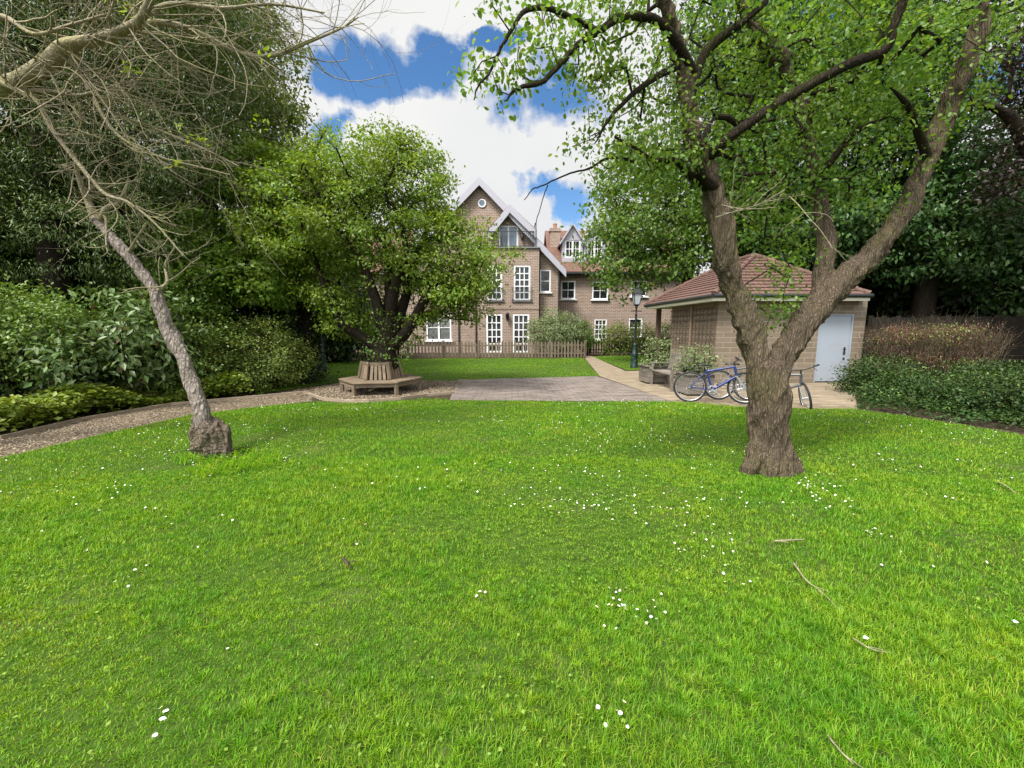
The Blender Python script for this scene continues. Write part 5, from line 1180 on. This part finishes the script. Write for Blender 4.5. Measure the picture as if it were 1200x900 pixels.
hedge('tall_hedge', 'tall dark hedge behind the shed and right fence', (10.5, 21), (26, 16.2), 8.0, 1.2, 2600, 'dark_leaf', 93, 0.37, 'tall dark boundary hedges')
hedge('tall_hedge', 'tall dark hedge along the right border beyond the fence', (22, 15), (19, 3), 7.0, 1.0, 1700, 'dark_leaf', 94, 0.32, 'tall dark boundary hedges')

# ------------------------------------------------------------------ shrubs before the house
HS = 'shrubs along the house front'
Yh = 24.6; c = at(655, 412, Yh)
bush('round_shrub', 'large pale round shrub in front of the French doors', 101, (c[0], Yh), [lobe(653, 388, Yh, 34, 27, 1.6), lobe(640, 392, Yh - .2, 24, 20, 1.2), lobe(668, 392, Yh, 26, 22, 1.3)], 420, 34, .16, .10, 'pale_leaf', group=HS, shell=.4)
c = at(688, 412, 24.2)
bush('conical_shrub', 'small dark green bush right of the pale round shrub', 102, (c[0], 24.2), [lobe(686, 391, 24.2, 11, 17, .6), lobe(684, 398, 24.2, 13, 12, .6)], 120, 30, .12, .09, 'lime_leaf', group=HS, shell=.4)
hedge('garden_hedge', 'clipped yellow topped hedge behind the boarded fence and lamp post', at(703, 412, 25.2)[:2], at(800, 412, 25.0)[:2], 1.95, .7, 420, 'olive_leaf', 103, .10)
mb = MB()
# a bush behind the left end of the fence
c = at(470, 412, 23.0)
bush('border_shrub', 'leafy green shrub at the left end of the pale picket fence', 104, (c[0], 23.2), [lobe(468, 395, 23.2, 20, 22, 1.0), lobe(440, 380, 23.4, 34, 30, 1.2), lobe(405, 375, 23.4, 34, 30, 1.2)], 300, 30, .2, .13, 'lime_leaf', group=HS, shell=.4)

# ------------------------------------------------------------------ right: trees behind the shed
x0 = at(800, 400, 20)[0]
tree('broad_tree', 'broad green tree between the house and the shed roof', 111, (x0, 20), straight(800, 20, 9, .3),
     [lobe(770, 250, 19.5, 75, 62, 2.8), lobe(720, 290, 19, 46, 36, 1.8), lobe(800, 290, 18.5, 70, 38, 2.2), lobe(735, 325, 18.8, 36, 24, 1.4), lobe(760, 200, 20, 60, 46, 2.2), lobe(840, 220, 19.5, 70, 70, 2.6), lobe(715, 250, 19.8, 32, 30, 1.2), lobe(880, 250, 19, 60, 60, 2.4)],
     900, 30, .34, .20, 'lime_leaf', twig=.012, shell=.4, flat=.45)
x0 = at(1075, 400, 15)[0]
tree('chestnut_tree', 'dark large leaved tree towering behind the shed door', 112, (x0, 15), straight(1075, 15, 10, .32),
     [lobe(1060, 250, 14.8, 90, 80, 2.6), lobe(960, 270, 15.5, 70, 55, 2.2), lobe(1150, 280, 14.5, 90, 55, 2.4), lobe(1000, 150, 15.5, 100, 90, 2.8), lobe(1110, 180, 15, 90, 80, 2.4), lobe(900, 150, 16.5, 90, 90, 2.6), lobe(960, 40, 16, 130, 80, 3), lobe(1100, 50, 15.5, 90, 90, 2.6), lobe(1220, 270, 14, 90, 90, 2.4), lobe(850, 70, 17, 70, 60, 2.4)],
     1700, 56, .36, .175, 'chestnut_leaf', twig=.012, shell=.45, flat=.35, aspect=.5, droop=.6)
x0 = at(1230, 400, 11.5)[0]
tree('copper_beech', 'dark purple brown tree leaning in at the right picture edge', 113, (x0, 11.5), straight(1225, 11.5, 6, .3),
     [lobe(1185, 200, 11.5, 32, 50, .8), lobe(1195, 110, 11.5, 26, 46, .8), lobe(1235, 150, 11.5, 50, 110, 1.5), lobe(1250, 30, 11.5, 70, 60, 1.5)],
     230, 26, .24, .12, 'beech_leaf', twig=.012, shell=.5, limbs=[[pr4(1225, 230, 11.5, 9), pr4(1195, 155, 11.4, 6), pr4(1170, 128, 11.3, 4), pr4(1150, 125, 11.2, 2)]])
# right border shrubs
RS = 'shrubs in the right border'
c = at(1050, 480, 10.4)
bush('evergreen_shrub', 'low dark evergreen shrub spreading beside the shed door', 121, (c[0], 10.4), [lobe(1040, 450, 9.8, 44, 32, 1.0), lobe(1020, 448, 10.2, 24, 32, .7), lobe(1075, 465, 8.8, 44, 30, .9), lobe(1040, 468, 8.9, 30, 16, .6)], 560, 44, .14, .060, 'painted_shade_leaf', group=RS, shell=.4, tips='laurel_leaf')
c = at(1160, 490, 8.6)
bush('ground_shrub', 'dark glossy low shrub at the right picture edge', 122, (c[0], 8.8), [lobe(1150, 468, 7.8, 50, 30, .9), lobe(1200, 475, 7.2, 50, 36, .9), lobe(1110, 474, 8.2, 36, 24, .8), lobe(1260, 470, 6.6, 60, 46, 1.0), lobe(1160, 450, 8.8, 50, 26, .9)], 720, 46, .14, .060, 'painted_shade_leaf', group=RS, shell=.4, tips='laurel_leaf')
c = at(1090, 450, 11.6)
r8 = np.random.default_rng(131); bh = empty('clipped_hedge', (c[0], 11.6, 0)); tag(bh, 'clipped brown twiggy hedge above the dark evergreen shrubs', 'hedge')
Vs, Fs, off = [], [], [0]; parts = []
for i in range(420):
    px = r8.uniform(1022, 1150); z1 = at(px, 381 + 10 * abs((px - 1090) / 75) ** 3 + r8.normal() * 2, 11.6)[2]; p = np.array([at(px, 430, 11.6)[0], 11.6 + r8.uniform(-.5, .5), r8.uniform(.2, .9)]); q = p + np.array([r8.normal() * .15, r8.normal() * .1, 0]); q[2] = z1 * r8.uniform(.88, 1.0)
    spray(r8, p, q - p, np.linalg.norm(q - p), .008, 1, Vs, Fs, off, .15, .15, 4, 4, 3)
mesh_np('stems', np.concatenate(Vs), np.concatenate(Fs), 'pear_bark', bh)
Th = np.array([[at(px, 430, 11.6)[0], 11.6 + r8.uniform(-.6, .6), at(px, py, 11.6)[2]] for px, py in zip(r8.uniform(1022, 1150, 330), r8.uniform(383, 430, 330))]); leaf_obj('foliage', [clump_leaves(r8, Th, Th - (0, 0, .5), 34, .10, .05, .35, outw=1.0, droop=-.4)], 'brown_twig_leaf', bh)
sel = Th[r8.random(330) < .25]; leaf_obj('green_shoots', [clump_leaves(r8, sel, sel - (0, 0, .5), 24, .13, .06, .5)], 'olive_leaf', bh)

# ------------------------------------------------------------------ daisies, twigs, litter
def daisy_mesh():
    mb = MB(); n_ = 11
    for i in range(n_):
        a = 2 * math.pi * i / n_; c_, s_ = math.cos(a), math.sin(a); w_ = .0024
        mb.add([(c_ * .003 - s_ * w_ * .6, s_ * .003 + c_ * w_ * .6, .042), (c_ * .003 + s_ * w_ * .6, s_ * .003 - c_ * w_ * .6, .042), (c_ * .011 + s_ * w_, s_ * .011 - c_ * w_, .0445), (c_ * .0125, s_ * .0125, .0445), (c_ * .011 - s_ * w_, s_ * .011 + c_ * w_, .0445)], [(0, 1, 2, 3, 4)])
    mb.cur = 1; mb.lathe((0, 0, .041), ((.0042, 0), (.0045, .002), (.003, .004), (.0008, .005)), 8)
    mb.cur = 2; mb.tube([(0.004, 0, 0), (.001, 0, .02), (0, 0, .042)], .0009, 4)
    return mb
d0 = daisy_mesh().build('daisy', ['petal', 'pollen', 'grass'])
pts = []
r9 = np.random.default_rng(141)
for px, py, sx, sy, n_ in ((740, 715, 45, 18, 26), (690, 590, 40, 12, 22), (760, 600, 50, 14, 20), (830, 640, 40, 15, 14), (955, 570, 38, 14, 44), (990, 590, 25, 10, 18), (1020, 628, 25, 6, 12), (900, 590, 50, 20, 10), (820, 600, 25, 25, 10), (720, 845, 18, 18, 6), (1070, 665, 60, 15, 8), (650, 545, 60, 12, 14), (720, 520, 80, 12, 16), (1060, 540, 60, 16, 14), (190, 630, 120, 50, 12), (80, 560, 60, 20, 12), (560, 700, 8, 5, 2), (860, 690, 30, 18, 6), (430, 560, 120, 20, 14), (1100, 600, 60, 25, 10), (960, 495, 60, 6, 14), (330, 600, 120, 40, 8)):
    for _ in range(n_): pts.append(gr(px + r9.normal() * sx * .6, py + r9.normal() * sy * .6))
for px, py in ((193, 838), (195, 841), (192, 836), (180, 868), (152, 690), (137, 686), (268, 763), (370, 762), (561, 701), (418, 640)): pts.append(gr(px, py))
first = True
for p in pts:
    if not inside(lawn, np.array([p[0]]), np.array([p[1]]))[0]: continue
    o = d0 if first else d0.copy()
    if not first: col.objects.link(o)
    first = False
    s = r9.uniform(.45, .75); o.location = (p[0], p[1], r9.uniform(-.014, .008)); o.rotation_euler = (r9.normal() * .35 - .15, r9.normal() * .35, r9.uniform(0, 6.3)); o.scale = (s * (1 + .02 * p[1]),) * 3
    tag(o, 'small white daisy with yellow centre growing in the lawn', 'daisy', 'daisies scattered over the lawn')
# the many farther daisies and fallen petals that merge into a speckle
n_ = 2600; X_ = r9.uniform(-6, 9, n_); Y_ = r9.uniform(3.4, 10, n_); k_ = inside(lawn, X_, Y_) & (np.sin(X_ * 1.1) + np.sin(Y_ * 2.1 + X_) + r9.normal(size=n_) * .7 > .4); m_ = k_.sum()
P = np.stack([X_[k_], Y_[k_], r9.uniform(.03, .055, m_)], 1); tag(leaf_obj('far_daisies', [leaf_arrays(P, norm(np.concatenate([r9.normal(size=(m_, 2)), np.zeros((m_, 1))], 1)), np.array([[0, -.3, 1.0]]) + r9.normal(size=(m_, 3)) * .2, r9.uniform(.010, .022, m_), .9)], 'petal'), 'white speckle of far daisies and fallen petals on the lawn', 'daisies', kind='stuff')
def twig(pts_px, r, label, mat='twig_bark', z=.03, kids=1):
    Vs, Fs, off = [], [], [0]; P = spline([gr(x_, y_, z + .012 * math.sin(i * 2.0)) for i, (x_, y_) in enumerate(pts_px)], 5); v, f, _ = tube_np(P, np.linspace(r, r * .5, len(P)), 6); Vs.append(v); Fs.append(np.array(f)); off[0] += len(v)
    for _ in range(kids): i = r9.integers(1, len(P) - 2); spray(r9, P[i], norm(norm(P[i + 1] - P[i]) + np.array([*(r9.normal(size=2) * .7), .1])), .07, r * .5, 0, Vs, Fs, off, .2)
    tag(mesh_np('fallen_twig', np.concatenate(Vs), np.concatenate(Fs), mat, smooth=True), label, 'twig', 'fallen twigs on the lawn')
twig([(930, 660), (945, 680), (962, 693), (985, 716)], .006, 'long bent grey twig lying on the lawn right of centre', kids=3)
twig([(908, 634), (925, 633), (943, 632)], .008, 'short pale twig in the grass below the forked tree', kids=2)
twig([(402, 654), (407, 660), (410, 665)], .011, 'stubby dark twig on the left half of the lawn', 'pear_bark', kids=1)
twig([(1000, 748), (1020, 760), (1042, 765)], .004, 'thin curved twig beside a white petal at right')
twig([(970, 862), (985, 880), (1000, 895)], .004, 'straw coloured thin twig near the bottom edge of the lawn')
twig([(1170, 565), (1180, 570), (1190, 578)], .007, 'short twig near the right edge of the lawn')
def petal(px, py, s, label):
    p = gr(px, py, .05); P = np.array([p]); o = leaf_obj('fallen_petal', [leaf_arrays(P, np.array([[1.0, .3, 0]]), np.array([[0, -.2, 1.0]]), np.array([s]), .6, fine=True)], 'petal'); tag(o, label, 'petal', 'fallen petals on the lawn')
petal(1012, 748, .036, 'broad white fallen petal beside the thin curved twig'); petal(1188, 729, .036, 'white fallen petal at the right edge of the lawn'); petal(186, 843, .026, 'white fallen petal at the lower left of the lawn')
